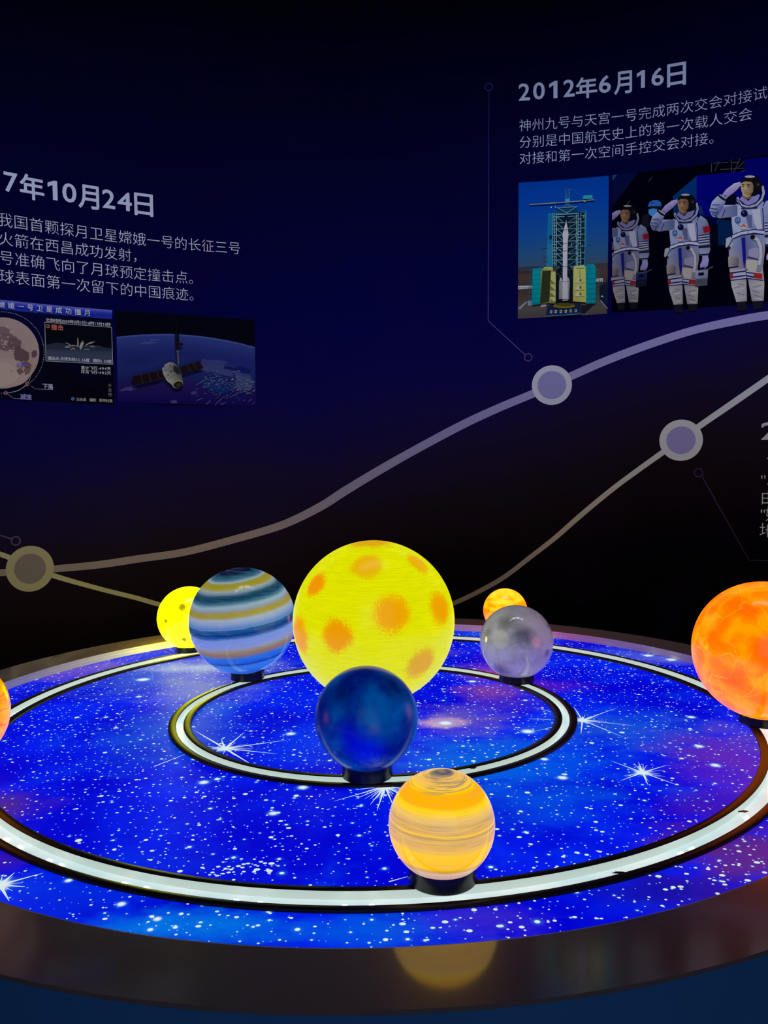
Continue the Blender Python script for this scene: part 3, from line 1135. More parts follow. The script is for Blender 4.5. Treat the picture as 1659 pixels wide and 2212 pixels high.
def node(label, cx, cy, ro, ri, c_out, c_in):
    A = Art(base=0.0013)
    s0, z0 = W(cx, cy)
    s1, _ = W(cx + ro, cy)
    rr = (s1 - s0)
    root = tag(empty('timeline_node', (0, 0, 0)), label, 'timeline marker', 'round markers on the timeline curves')
    n_ = 56
    for k in range(n_):
        a, b = 2 * PI * k / n_, 2 * PI * (k + 1) / n_
        A.wall([(s0 + math.cos(q) * g, z0 + math.sin(q) * g) for q, g in ((a, rr), (b, rr), (b, rr * ri / ro), (a, rr * ri / ro))], [c_out] * 4, 0)
    A.build('outer_ring', root)
    A = Art(base=0.0013)
    A.wall([(s0 + math.cos(2 * PI * k / n_) * rr * ri / ro, z0 + math.sin(2 * PI * k / n_) * rr * ri / ro) for k in range(n_)], [c_in] * n_, 0)
    A.build('inner_disc', root)


node('round timeline marker low on the left wall, beige ring with a mauve centre', 65, 1228.5, 51.5, 34, (106, 101, 93), (79, 71, 82))
node('round timeline marker on the broad mauve curve under the rocket picture', 1192, 832, 43.5, 31, (128, 131, 156), (94, 92, 142))
node('largest right round timeline marker, on the thin curve beside the cut-off text', 1471, 951, 47.5, 32, (132, 132, 144), (98, 92, 138))


def callout(label, segs, circles, c0, c1, w=2.4):
    A = Art(base=0.0006)
    for pts in segs:
        for a, b in zip(pts, pts[1:]):
            fa = max(0, min(1, (a[1] - segs[0][0][1]) / max(1, abs(segs[-1][-1][1] - segs[0][0][1]))))
            mixc = lambda f: tuple(c0[i] + (c1[i] - c0[i]) * f for i in range(3))
            fb = max(0, min(1, (b[1] - segs[0][0][1]) / max(1, abs(segs[-1][-1][1] - segs[0][0][1]))))
            A.line([a, b], w, [mixc(fa), mixc(fb)], layer=0)
    for x, y, r, c in circles:
        A.ring(x, y, r, w, c)
    tag(A.build('callout_line'), label, 'callout line', 'thin callout lines on the wall')


callout('thin faint vertical line ending in small circles, left of the rocket text', [[(1056, 197), (1055.5, 450), (1054.5, 693), (1134, 766)]],
        [(1056, 188, 9, (24, 28, 74)), (1141, 772, 9, (62, 48, 92))], (14, 17, 66), (50, 44, 98), 2.0)
callout('short thin line with a small circle above the lower left marker', [[(-60, 1138), (25, 1164)]], [(34, 1168.5, 11, (60, 44, 70))], (54, 40, 70), (60, 44, 70), 3)
callout('thin diagonal line with a small circle below the right marker', [[(1517, 1030), (1618, 1210), (1720, 1213)]], [(1509, 1021, 10.5, (46, 24, 68))], (46, 26, 66), (30, 22, 36), 2.2)

# ------------------------------------------------------------------ mural: lettering
L1 = crop(0, 340, 2.765)
R1 = crop(1020, 100, 2.596)


def ink(*c):
    return pig(*c)


def title(name, label, specs, color, bold=0.022):
    """specs: (char, centre px, top px, bottom px, width px) all in the photograph"""
    out = []
    for ch, cx_, yt, yb, w_ in specs:
        s, zt = W(cx_, yt)
        _, zb = W(cx_, yb)
        s0, _ = W(cx_ - w_ / 2, yb)
        s1, _ = W(cx_ + w_ / 2, yb)
        out.append([ch, s, zb, 0, [s1 - s0, zt - zb]])
    # one common base line for the digits, and one for the characters
    for grp in (True, False):
        sel = [o for o in out if is_cjk(o[0]) == grp]
        if sel and not grp:
            zb = sum(o[2] for o in sel) / len(sel)
            hh = sum(o[4][1] for o in sel) / len(sel)
            for o in sel:
                o[2], o[4][1] = zb, hh
    return tag(letters(name, out, ink(*color), bold=bold), label, 'heading', 'bold date headings on the wall')


def tl(f, ch, cx_, yt, yb, w_):
    (a, b), (_, c) = f(cx_, yt), f(cx_, yb)
    return (ch, a, b, c, w_ / (2.765 if f is L1 else 2.596))


title('date_heading', 'bold pale date heading ending 7年10月24日 on the left wall',
      [tl(L1, '7', 62, 92, 212, 84), tl(L1, '年', 188, 104, 254, 146), tl(L1, '1', 312, 142, 250, 58), tl(L1, '0', 412, 152, 270, 84), tl(L1, '月', 527, 166, 308, 124),
       tl(L1, '2', 647, 192, 304, 76), tl(L1, '4', 742, 206, 320, 86), tl(L1, '日', 856, 216, 350, 112)], (126, 132, 168))
title('date_heading', 'bold pale date heading 2012年6月16日 above the rocket picture',
      [tl(R1, '2', 292, 210, 305, 64), tl(R1, '0', 374, 202, 302, 66), tl(R1, '1', 455, 198, 292, 46), tl(R1, '2', 543, 186, 284, 64), tl(R1, '年', 641, 172, 292, 120),
       tl(R1, '6', 744, 163, 263, 68), tl(R1, '月', 846, 140, 268, 100), tl(R1, '1', 946, 135, 232, 46), tl(R1, '6', 1040, 118, 220, 70), tl(R1, '日', 1146, 94, 224, 106)], (116, 124, 162))
tag(letters('date_heading', [('2', W(1661, 930)[0], W(1661, 950)[1], 0, [W(1679, 950)[0] - W(1645, 950)[0], W(1661, 912)[1] - W(1661, 950)[1]])], ink(126, 126, 142), bold=.022),
    'heading digit cut off by the right edge of the photo', 'heading', 'bold date headings on the wall')

THIN = -0.010
rows = row('我国首颗探月卫星嫦娥一号的长征三号', L1(30, 378), L1(1400, 538), 16)
rows += row('火箭在西昌成功发射，', L1(35, 491), L1(745, 577), 8)
rows += row('号准确飞向了月球预定撞击点。', L1(38, 602), L1(1084, 714), 12)
rows += row('球表面第一次留下的中国痕迹。', L1(40, 713), L1(1087, 815), 12)
tag(letters('wall_caption', rows, ink(138, 146, 186), bold=THIN), 'four lines of thin pale text under the left date heading', 'text', 'thin printed captions on the wall')
rows = row('神州九号与天宫一号完成两次交会对接试验', R1(297, 446), R1(1615, 262), 17)
rows += row('分别是中国航天史上的第一次载人交会', R1(298, 537), R1(1532, 382), 16)
rows += row('对接和第一次空间手控交会对接。', R1(298, 627), R1(1285, 522), 13)
tag(letters('wall_caption', rows, ink(122, 128, 178), bold=THIN), 'three lines of thin pale text between the right date heading and the rocket picture', 'text', 'thin printed captions on the wall')


def one(ch, cx_, cy_, em_px):
    s, z = W(cx_, cy_)
    e = W(cx_, cy_ - em_px / 2)[1] - W(cx_, cy_ + em_px / 2)[1]
    return (ch, s, z - e / 2, e, None)


tag(letters('wall_caption', [one('一', 1671, 990, 30), one('"', 1649, 1038, 34), one('一', 1672, 1046, 30), one('由', 1660, 1074, 34), one('"', 1648, 1112, 34), one('嫦', 1672, 1110, 36), one('地', 1659, 1146, 36)],
            ink(140, 136, 140), bold=THIN), 'column of thin text characters cut off by the right edge of the photo', 'text', 'thin printed captions on the wall')


# ------------------------------------------------------------------ mural: the pictures
def picture(name, label):
    return tag(empty(name), label, 'picture', 'printed pictures on the wall')


# --- rocket on its launch tower
root = picture('rocket_picture', 'printed picture of a white rocket at a teal launch tower, right wall')
A = Art(1100, 370, 5.53, 0.0007)


def lerp(a, b, f):
    return tuple(a[i] + (b[i] - a[i]) * f for i in range(len(a)))


def strips(A, tl_, tr_, br_, bl_, stops, nx=1):
    """vertical gradient inside a quadrilateral"""
    for (f0, c0), (f1, c1) in zip(stops, stops[1:]):
        A.poly([lerp(tl_, bl_, f0), lerp(tr_, br_, f0), lerp(tr_, br_, f1), lerp(tl_, bl_, f1)], [c0, c0, c1, c1], layer=0)


strips(A, (112, 137), (1190, 52), (1172, 1700), (103, 1760), [(0, (0, 46, 138)), (.2, (4, 52, 142)), (.4, (14, 60, 132)), (.55, (30, 66, 112)), (.63, (44, 62, 92)), (.632, (52, 44, 50)),
                                                     (.70, (58, 46, 44)), (.78, (48, 38, 40)), (.86, (54, 48, 48)), (.93, (64, 60, 62)), (1, (56, 52, 58))])
A.layer = 0.05
A.poly([(108, 1150), (250, 1132), (420, 1142), (460, 1160), (108, 1178)], (34, 44, 74))
A.poly([(105, 1190), (450, 1180), (450, 1215), (105, 1230)], (44, 36, 40))
A.poly([(1040, 1108), (1175, 1100), (1175, 1180), (1040, 1180)], (50, 44, 52))
A.poly([(106, 1370), (280, 1366), (280, 1400), (106, 1412)], (146, 152, 176))
for x in range(118, 270, 22):
    A.poly([(x, 1384), (x + 9, 1384), (x + 9, 1402), (x, 1402)], (40, 44, 60))
A.poly([(1020, 1284), (1120, 1278), (1120, 1318), (1020, 1322)], (140, 146, 170))
A.poly([(1074, 1294), (1084, 1293), (1084, 1312), (1074, 1312)], (30, 36, 60))
A.poly([(1096, 1292), (1106, 1291), (1106, 1312), (1096, 1312)], (30, 36, 60))
A.poly([(1080, 1370), (1174, 1320), (1172, 1700), (1160, 1640), (1080, 1530)], (14, 20, 44))
A.poly([(860, 1600), (1010, 1600), (900, 1700), (860, 1690)], (20, 20, 36))
A.line([(1090, 1540), (1172, 1640)], 7, (120, 128, 160))
A.ell(1110, 1495, 14, 10, (110, 200, 220), 12)
A.poly([(104, 1640), (200, 1555), (220, 1560), (130, 1650)], (110, 112, 130))
A.poly([(220, 1548), (280, 1545), (300, 1600), (225, 1605)], (100, 120, 146))
A.poly([(375, 1590), (440, 1580), (440, 1612), (375, 1620)], (140, 140, 160))
A.build('landscape', root)
A = Art(1100, 370, 5.53, 0.0012)
rg = random.Random(5)
A.poly([(465, 505), (560, 490), (570, 440), (810, 425), (820, 480), (930, 465), (925, 1150), (440, 1150), (450, 900)], [(8, 74, 130), (6, 50, 90), (10, 60, 100), (10, 60, 100), (8, 44, 80), (10, 80, 126), (16, 70, 110), (20, 90, 128), (12, 82, 134)])
A.poly([(465, 505), (525, 498), (520, 860), (455, 870)], (12, 92, 140))
A.poly([(452, 870), (520, 860), (515, 1150), (440, 1150)], (24, 96, 136))
A.poly([(870, 475), (928, 465), (928, 900), (880, 905)], (10, 84, 128))
A.poly([(560, 530), (820, 515), (810, 1120), (520, 1150)], (8, 22, 44))
A.poly([(530, 520), (565, 516), (560, 1140), (520, 1150)], (10, 30, 56))
A.poly([(820, 500), (900, 490), (905, 1110), (815, 1120)], (8, 26, 52))
for y in range(540, 1130, 74):
    A.line([(520, y + 6), (660, y)], 9, (74, 120, 140))
    A.line([(700, y), (905, y - 12)], 9, (70, 112, 134))
    A.line([(570, y + 6), (640, y + 66)], 6, (96, 132, 150))
    A.line([(810, y), (710, y + 66)], 6, (70, 110, 130))
    A.line([(822, y + 30), (860, y + 28)], 9, (104, 130, 156))
    A.line([(522, y + 40), (560, y + 38)], 8, (96, 128, 150))
for x, w_ in ((524, 6), (545, 7), (566, 9), (806, 9), (824, 7), (856, 7), (908, 5)):
    A.line([(x, 500), (x - 6, 1140)], w_, (92, 132, 152))
for k in range(90):
    x, y = rg.uniform(520, 900), rg.uniform(520, 1120)
    if 620 < x < 716:
        continue
    l = rg.uniform(12, 46)
    dx, dy = rg.choice(((1, 0), (0, 1), (.7, .7), (.7, -.7)))
    A.line([(x, y), (x + dx * l, y + dy * l)], rg.uniform(3, 7), rg.choice(((80, 116, 134), (30, 80, 104), (110, 140, 156), (6, 14, 30), (20, 60, 84))))
for y in range(540, 860, 34):
    A.line([(470, y), (520, y - 3)], 3, (8, 60, 100))
A.poly([(480, 770), (510, 768), (510, 805), (480, 806)], (8, 20, 50))
A.line([(570, 440), (690, 500), (810, 425)], 8, (90, 124, 144))
A.line([(566, 520), (820, 508)], 11, (90, 130, 146))
A.line([(566, 440), (816, 428)], 7, (84, 118, 136))
A.line([(640, 435), (690, 405), (760, 430)], 6, (70, 110, 130))
A.poly([(668, 335), (720, 332), (722, 372), (668, 376)], (40, 130, 160))
for x in (676, 716):
    A.line([(x, 210), (x, 420)], 5, (60, 112, 150))
for y in range(214, 400, 24):
    A.line([(676, y), (716, y + 22)], 3, (60, 112, 150))
A.line([(672, 214), (720, 212)], 7, (30, 60, 100))
A.line([(242, 404), (1012, 346)], 13, (96, 110, 130))
A.line([(242, 410), (1012, 352)], 4, (30, 44, 80))
A.line([(720, 215), (890, 310)], 2.5, (20, 90, 160))
A.line([(485, 388), (560, 382)], 8, (140, 140, 60))
A.line([(875, 352), (910, 372)], 12, (120, 130, 50))
A.poly([(888, 294), (994, 288), (996, 334), (876, 338)], (30, 120, 150))
A.ell(502, 437, 7, 9, (150, 170, 200), 10)
A.ell(551, 432, 6, 8, (150, 170, 200), 10)
for x0, y0, x1, y1 in ((388, 908, 462, 906), (400, 1014, 470, 1012), (400, 1070, 470, 1068), (928, 870, 976, 866)):
    A.line([(x0, y0), (x1, y1)], 5, (40, 60, 100))
# open service platforms
A.poly([(280, 1170), (390, 1155), (372, 1590), (268, 1600)], [(0, 116, 140), (0, 112, 138), (0, 110, 130), (0, 104, 124)])
A.poly([(376, 1180), (420, 1150), (518, 1150), (524, 1196), (560, 1205), (554, 1560), (366, 1592)], [(96, 104, 60), (150, 156, 84), (150, 156, 90), (120, 120, 60), (150, 152, 90), (130, 134, 70), (50, 54, 30)])
A.poly([(398, 1196), (500, 1190), (480, 1560), (368, 1588)], (34, 40, 24))
A.poly([(498, 1210), (560, 1206), (554, 1560), (480, 1560)], (140, 148, 92))
for y in range(1180, 1590, 56):
    A.line([(272, y + 14), (380, y)], 4, (0, 70, 92))
for y in range(1290, 1560, 76):
    A.poly([(480, y + 50), (500, y + 10), (540, y + 50), (556, y + 62), (480, y + 64)], (90, 94, 60))
A.poly([(772, 1138), (890, 1125), (916, 1150), (918, 1570), (756, 1556), (764, 1200)], [(140, 146, 84), (150, 156, 90), (146, 150, 96), (136, 140, 76), (126, 130, 70), (150, 150, 96)])
A.poly([(886, 1120), (1010, 1112), (1034, 1150), (1030, 1580), (918, 1584), (912, 1150)], [(0, 100, 124), (0, 112, 138), (0, 112, 138), (0, 100, 122), (0, 104, 124), (0, 104, 126)])
A.line([(800, 1166), (900, 1164)], 10, (80, 84, 46))
for y in (1282, 1368, 1446):
    A.poly([(788, y + 52), (800, y + 20), (820, y), (846, y + 12), (860, y + 54)], (156, 160, 140))
    A.line([(786, y + 58), (900, y + 56)], 6, (70, 72, 44))
    A.ell(850, y + 24, 12, 20, (66, 74, 44), 10)
A.line([(845, 1180), (845, 1280)], 5, (60, 66, 44))
for y in range(1170, 1580, 60):
    A.line([(930, y), (1030, y - 3)], 4, (0, 66, 90))
for x in (240, 262, 1040, 1066):
    A.line([(x, 1170), (x - 2, 1590)], 4, (40, 84, 96))
for y in range(1180, 1590, 46):
    A.line([(238, y), (282, y)], 3, (40, 84, 96))
    A.line([(1030, y), (1070, y)], 3, (50, 90, 100))
A.poly([(556, 1200), (640, 1120), (700, 1120), (764, 1196), (760, 1560), (554, 1560)], (10, 14, 28))
for k in range(26):
    x, y = rg.choice((rg.uniform(560, 636), rg.uniform(700, 756))), rg.uniform(1130, 1300)
    A.line([(x, y), (x + rg.uniform(-20, 30), y + rg.uniform(-10, 30))], 4, (60, 90, 110))
# turntable
A.poly([(450, 1610), (860, 1580), (850, 1640), (870, 1700), (440, 1745)], (16, 26, 56))
A.ell(655, 1612, 130, 28, (92, 86, 12), 28)
A.ell(655, 1598, 110, 22, (56, 54, 22), 28)
for x, y in ((500, 1684), (556, 1682), (616, 1680), (676, 1677), (735, 1673), (795, 1670)):
    A.poly([(x - 13, y - 16), (x + 13, y - 17), (x + 11, y + 16), (x - 15, y + 17)], (140, 140, 150))
    A.poly([(x - 6, y - 9), (x + 5, y - 10), (x + 4, y + 9), (x - 8, y + 10)], (24, 36, 70))
A.line([(440, 1738), (860, 1706)], 9, (50, 90, 140))
A.line([(450, 1722), (840, 1694)], 5, (20, 50, 110))
A.build('launch_tower', root)
A = Art(1100, 370, 5.53, 0.0145)
A.poly([(600, 1300), (615, 1272), (628, 1300), (638, 1340), (640, 1535), (592, 1534), (594, 1330)], [(120, 118, 134), (150, 148, 160), (150, 150, 166), (120, 118, 134), (110, 108, 124), (96, 94, 110), (110, 108, 124)])
A.poly([(700, 1270), (718, 1300), (724, 1340), (716, 1530), (690, 1535), (690, 1300)], [(130, 128, 144), (120, 118, 136), (96, 94, 110), (80, 78, 94), (110, 108, 124), (120, 118, 134)])
A.poly([(680, 592), (688, 640), (698, 690), (706, 740), (708, 780), (700, 830), (696, 900), (692, 1270), (702, 1550), (636, 1554), (638, 1270), (640, 900), (642, 830), (636, 780), (640, 740), (654, 690), (668, 640)],
       [(150, 150, 166)] * 8 + [(140, 140, 154)] * 2 + [(170, 168, 182)] * 7)
for y, w_ in ((710, 26), (872, 30), (960, 28), (1148, 30)):
    A.line([(667 - w_, y + 1), (667 + w_ - 2, y - 1)], 6, (24, 26, 40))
A.line([(598, 1328), (722, 1326)], 5, (60, 60, 76))
for y in range(1340, 1530, 16):
    A.line([(716, y), (721, y + 4)], 5, (40, 40, 56))
A.line([(600, 1536), (720, 1536)], 6, (40, 40, 56))
A.build('rocket', root)

# --- astronauts saluting
root = picture('astronaut_picture', 'printed picture of three saluting astronauts in white spacesuits, right of the rocket picture')
K4 = 4.753
A = Art(1310, 330, K4, 0.0007)
A.poly([(56, 228), (1659, 18), (1659, 1536), (1760, 1530), (1760, 1540), (50, 1640)][:3] + [(1659, 1540), (50, 1640)], (1, 1, 13), layer=0)
A.poly([(1659, 18), (1900, -18), (1900, 1528), (1659, 1540)], (1, 1, 13), layer=0)
A.layer = .05
A.poly([(56, 230), (330, 194), (60, 560)], (3, 8, 52))
A.poly([(62, 232), (110, 226), (62, 290)], (10, 50, 110))
A.poly([(920, 236), (1900, 130), (1900, 780), (1120, 790), (1045, 660), (925, 640)], [(2, 3, 112), (1, 1, 98), (1, 1, 88), (1, 1, 56), (0, 0, 74), (1, 2, 104)])
A.poly([(1420, 70), (1900, 0), (1900, 160), (1420, 210)], (2, 2, 92))
A.poly([(684, 446), (925, 240), (925, 620), (684, 640)], [(0, 38, 92), (0, 40, 104), (0, 36, 96), (0, 34, 72)])
A.poly([(1110, 440), (1330, 430), (1330, 700), (1110, 700)], (3, 5, 26))
A.poly([(1130, 680), (1310, 700), (1310, 950), (1140, 950)], (2, 26, 70))
A.poly([(1060, 730), (1140, 730), (1150, 960), (1060, 960)], (2, 4, 20))
for p in ([(1078, 110), (1078, 200)], [(1110, 190), (1158, 92)], [(1100, 108), (1250, 100)], [(1170, 172), (1420, 158)], [(1280, 70), (1285, 200)], [(1305, 205), (1372, 60)],
          [(1340, 160), (1420, 88)], [(1290, 100), (1360, 96)], [(1380, 200), (1420, 180)], [(430, 300), (470, 250)], [(240, 490), (200, 560)]):
    A.line(p, 5, (60, 62, 90))
A.poly([(425, 555), (440, 510), (480, 487), (530, 488), (562, 512), (566, 552), (400, 556)], (30, 78, 160))
A.poly([(440, 550), (556, 548), (560, 600), (440, 590)], (20, 14, 22))
A.poly([(432, 585), (478, 572), (522, 580), (515, 640), (472, 656), (434, 632)], (52, 104, 180))
A.line([(455, 520), (495, 512)], 10, (8, 40, 110))
A.poly([(370, 640), (440, 630), (440, 760), (360, 780)], (14, 14, 26))
A.poly([(930, 545), (975, 545), (1000, 640), (940, 620)], (14, 34, 84))
A.poly([(56, 920), (106, 914), (108, 996), (56, 1000)], (60, 52, 66))
A.line([(60, 960), (100, 940)], 10, (120, 36, 50))
A.line([(60, 975), (100, 982)], 8, (90, 90, 110))
A.poly([(50, 1282), (110, 1280), (110, 1312), (50, 1314)], (110, 120, 150))
A.poly([(56, 1330), (95, 1330), (95, 1480), (56, 1490)], (20, 4, 16))
A.build('backdrop', root)

NAVY = (16, 20, 84)
SUIT = (104, 112, 156)
SUIT_D = (68, 74, 118)
SUIT_L = (124, 132, 176)


def astronaut(ox, oy, k, layer, face, dim, clip=None, legs_x=0, case=True, case_c=None, skin_l=(146, 112, 90)):
    """drawn once in the middle figure's own pixels, placed with scale k and offset"""
    A = Art(1310, 330, K4, layer)
    A.clip = clip

    def T(p):
        return (ox + (p[0] - 820) * k, oy + (p[1] - 430) * k)

    def P(pts, c):
        c = [tuple(v * dim for v in q) for q in c] if isinstance(c, list) else tuple(v * dim for v in c)
        A.poly([T(p) for p in pts], c)

    def Ln(pts, w, c=NAVY):
        A.line([T(p) for p in pts], w * k, tuple(v * dim for v in c))

    def El(cx, cy, rx, ry, c, rot=0.0, n=24):
        x, y = T((cx, cy))
        A.ell(x, y, rx * k, ry * k, tuple(v * dim for v in c), n, rot)
    # boots in shade, shins
    P([(690, 1550), (780, 1556), (782, 1640), (700, 1640)], (16, 16, 30))
    P([(832, 1550), (930, 1552), (925, 1620), (850, 1630)], (16, 16, 30))
    # legs
    P([(652, 975), (760, 960), (780, 1100), (775, 1260), (782, 1400), (786, 1555), (690, 1562), (646, 1420), (624, 1230), (622, 1060)],
      [SUIT, SUIT_D, SUIT_D, (90, 84, 104), (120, 118, 136), (110, 106, 118), (130, 126, 136), (136, 134, 150), (124, 118, 134), SUIT])
    P([(745, 960), (942, 950), (950, 1080), (930, 1250), (943, 1400), (936, 1552), (830, 1556), (806, 1420), (778, 1260), (775, 1100)],
      [SUIT_D, SUIT, (110, 106, 136), (118, 108, 118), (136, 134, 148), (120, 116, 128), (100, 98, 112), (120, 118, 134), (90, 84, 104), SUIT_D])
    P([(775, 1180), (900, 1190), (905, 1270), (830, 1300), (780, 1260)], (142, 132, 136))
    Ln([(790, 1158), (900, 1186)], 10)
    P([(800, 1090), (880, 1070), (935, 1100), (905, 1170), (800, 1150)], (112, 110, 146))
    for q in ((668, 1440, 730, 1420), (690, 1480, 760, 1500), (840, 1430, 920, 1410), (850, 1500, 920, 1520), (700, 1400, 765, 1410), (830, 1460, 900, 1480)):
        Ln([(q[0], q[1]), (q[2], q[3])], 6, (84, 82, 104))
    for q in ((700, 1450, 760, 1440), (870, 1450, 925, 1440), (720, 1530, 770, 1520), (850, 1530, 915, 1540)):
        Ln([(q[0], q[1]), (q[2], q[3])], 9, (158, 156, 168))
    # knee bands
    P([(630, 1288), (770, 1262), (778, 1350), (640, 1372)], (130, 130, 156))
    P([(780, 1280), (925, 1284), (930, 1362), (785, 1350)], (130, 130, 156))
    for y in (1300, 1340):
        Ln([(632, y + 4), (775, y - 16)], 13)
    Ln([(640, 1368), (780, 1352)], 8)
    Ln([(780, 1298), (860, 1306)], 10)
    Ln([(782, 1326), (860, 1342)], 13)
    Ln([(785, 1350), (930, 1368)], 8)
    P([(628, 1312), (660, 1308), (662, 1352), (634, 1356)], (108, 30, 34))
    P([(846, 1300), (924, 1306), (926, 1356), (848, 1350)], (118, 30, 28))
    # crotch stripe
    P([(735, 985), (770, 980), (778, 1185), (762, 1270), (748, 1180)], (14, 18, 110))
    # torso
    P([(690, 680), (780, 712), (880, 690), (930, 650), (960, 720), (950, 930), (850, 925), (740, 945), (662, 975), (650, 860), (640, 720)],
      [SUIT_L, SUIT_L, SUIT, SUIT, SUIT, SUIT_D, SUIT, SUIT_L, SUIT, SUIT_L, SUIT_L])
    P([(770, 770), (830, 780), (835, 900), (800, 890)], SUIT_D)
    P([(830, 730), (900, 720), (925, 900), (880, 915), (850, 850)], (150, 154, 186))
    Ln([(700, 860), (740, 900)], 5, SUIT_D)
    # saluting arm
    P([(640, 690), (700, 690), (700, 790), (640, 800), (540, 812), (470, 790), (446, 740), (520, 690)], [SUIT_L, SUIT_D, SUIT_D, (80, 80, 104), (84, 84, 110), SUIT, SUIT, SUIT_L])
    P([(446, 740), (470, 660), (530, 600), (600, 646), (575, 700), (530, 790), (480, 800)], [SUIT, SUIT_L, SUIT_L, SUIT, SUIT_D, SUIT_D, SUIT])
    Ln([(525, 598), (560, 632), (600, 652)], 16, (16, 18, 34))
    Ln([(540, 594), (600, 636)], 7, (160, 162, 180))
    for a, b in (((458, 720), (520, 730)), ((452, 748), (512, 764)), ((470, 690), (540, 690)), ((500, 790), (530, 740)), ((560, 800), (590, 730)), ((470, 770), (520, 800))):
        Ln([a, b], 7)
    P([(556, 606), (600, 548), (672, 494), (728, 482), (740, 500), (722, 524), (690, 560), (640, 600), (596, 634)], [(116, 108, 176), (132, 126, 192), (140, 134, 200), (150, 146, 204), (140, 130, 190), (130, 120, 180), (112, 100, 160), (104, 96, 150), (96, 90, 150)])
    Ln([(620, 560), (720, 496)], 4, (96, 88, 150))
    Ln([(640, 580), (716, 516)], 4, (96, 88, 150))
    El(590, 606, 9, 5, (30, 30, 70), 0.6)
    # hanging arm
    P([(918, 690), (965, 645), (1030, 690), (1058, 760), (1064, 930), (1066, 1000), (1045, 1064), (955, 1060), (940, 950), (930, 800)],
      [SUIT, SUIT_L, SUIT, SUIT_D, SUIT_D, SUIT, SUIT, SUIT_L, SUIT, SUIT])
    Ln([(930, 700), (950, 660), (990, 640)], 8)
    Ln([(925, 720), (935, 800), (940, 940)], 8)
    P([(990, 764), (1060, 752), (1066, 816), (1000, 826)], (120, 16, 34))
    for y in (840, 866, 892, 918):
        Ln([(944, y + 14), (1056, y)], 9, (20, 20, 60))
        Ln([(944, y + 26), (1056, y + 12)], 8, (168, 168, 190))
    P([(944, 960), (1062, 946), (1064, 975), (946, 985)], (24, 24, 36))
    Ln([(950, 1052), (1052, 1046)], 16, (16, 18, 40))
    P([(985, 1062), (1044, 1058), (1052, 1110), (1042, 1160), (1014, 1192), (985, 1180), (962, 1186), (962, 1150), (982, 1110)], [(120, 116, 180), (126, 122, 190), (130, 126, 190), (116, 110, 176), (96, 90, 150), (20, 20, 40), (110, 104, 170), (120, 116, 180), (124, 120, 186)])
    # belt
    Ln([(655, 978), (740, 944), (850, 928), (944, 938)], 40)
    Ln([(655, 978), (740, 944), (850, 928), (944, 938)], 24, (158, 156, 186))
    Ln([(795, 918), (795, 952)], 5)
    # pouches and hose
    P([(600, 990), (640, 976), (660, 1040), (640, 1090), (592, 1070)], (126, 132, 150))
    Ln([(655, 1000), (630, 1050), (610, 1080)], 12, (30, 60, 110))
    El(622, 1076, 18, 14, (20, 22, 24))
    P([(616, 1160), (692, 1136), (714, 1180), (706, 1240), (620, 1256)], [(120, 114, 120), (112, 106, 118), (70, 66, 86), (70, 66, 86), (112, 104, 110)])
    Ln([(618, 1256), (712, 1242)], 8, (16, 16, 50))
    Ln([(836, 978), (880, 1000), (910, 1060), (914, 1150), (900, 1230), (890, 1290)], 40, (96, 96, 124))
    Ln([(838, 976), (880, 998), (908, 1060), (912, 1150), (896, 1230)], 24, (142, 142, 166))
    El(838, 980, 22, 20, (10, 10, 20))
    # collar, neck, head
    P([(716, 640), (790, 700), (880, 660), (905, 600), (860, 585), (800, 655), (745, 610)], (98, 98, 156))
    Ln([(704, 620), (704, 650), (740, 696), (800, 712), (870, 690), (920, 640), (938, 580), (925, 520)], 20, (120, 124, 150))
    Ln([(700, 640), (736, 704), (800, 724), (876, 702), (930, 650), (950, 590)], 7, NAVY)
    Ln([(712, 610), (718, 650), (750, 684), (800, 696), (858, 676), (904, 630), (920, 580)], 5, (20, 22, 60))
    P([(735, 600), (770, 640), (820, 640), (850, 560), (820, 540), (760, 600)], tuple(v * .55 for v in skin_l))
    El(838, 520, 84, 92, (8, 8, 16))
    P([(730, 486), (770, 468), (826, 470), (846, 520), (840, 575), (812, 616), (776, 624), (748, 600), (732, 548)], [skin_l, skin_l, tuple(v * .8 for v in skin_l), tuple(v * .6 for v in skin_l),
                                                                                                           tuple(v * .7 for v in skin_l), tuple(v * .8 for v in skin_l), skin_l, skin_l, skin_l])
    P([(724, 500), (752, 452), (840, 452), (850, 500), (820, 482), (770, 478)], (16, 12, 16))
    Ln([(738, 510), (764, 505)], 6, (40, 26, 24))
    Ln([(786, 506), (816, 508)], 6, (40, 26, 24))
    El(752, 522, 9, 4, (30, 20, 22))
    El(800, 522, 10, 4, (30, 20, 22))
    P([(768, 520), (778, 520), (782, 558), (764, 560)], tuple(min(255, v * 1.12) for v in skin_l))
    Ln([(762, 562), (784, 562)], 4, (80, 52, 44))
    Ln([(758, 584), (792, 582)], 6, (96, 46, 44))
    Ln([(800, 596), (840, 580), (862, 540)], 6, (14, 12, 18))
    El(880, 504, 26, 34, (14, 14, 24))
    El(812, 436, 46, 11, (128, 130, 140))
    El(888, 508, 8, 10, (60, 60, 76))
    # chest gear
    Ln([(735, 722), (880, 716)], 12, (24, 26, 76))
    El(762, 766, 31, 30, (8, 8, 50))
    El(754, 758, 8, 8, (70, 70, 130))
    El(703, 826, 27, 29, (34, 70, 130))
    Ln([(690, 838), (703, 808), (716, 838)], 5, (150, 170, 200))
    El(757, 886, 30, 28, (140, 136, 154))
    P([(730, 884), (757, 860), (784, 884), (770, 892), (757, 884), (742, 892)], (140, 60, 60))
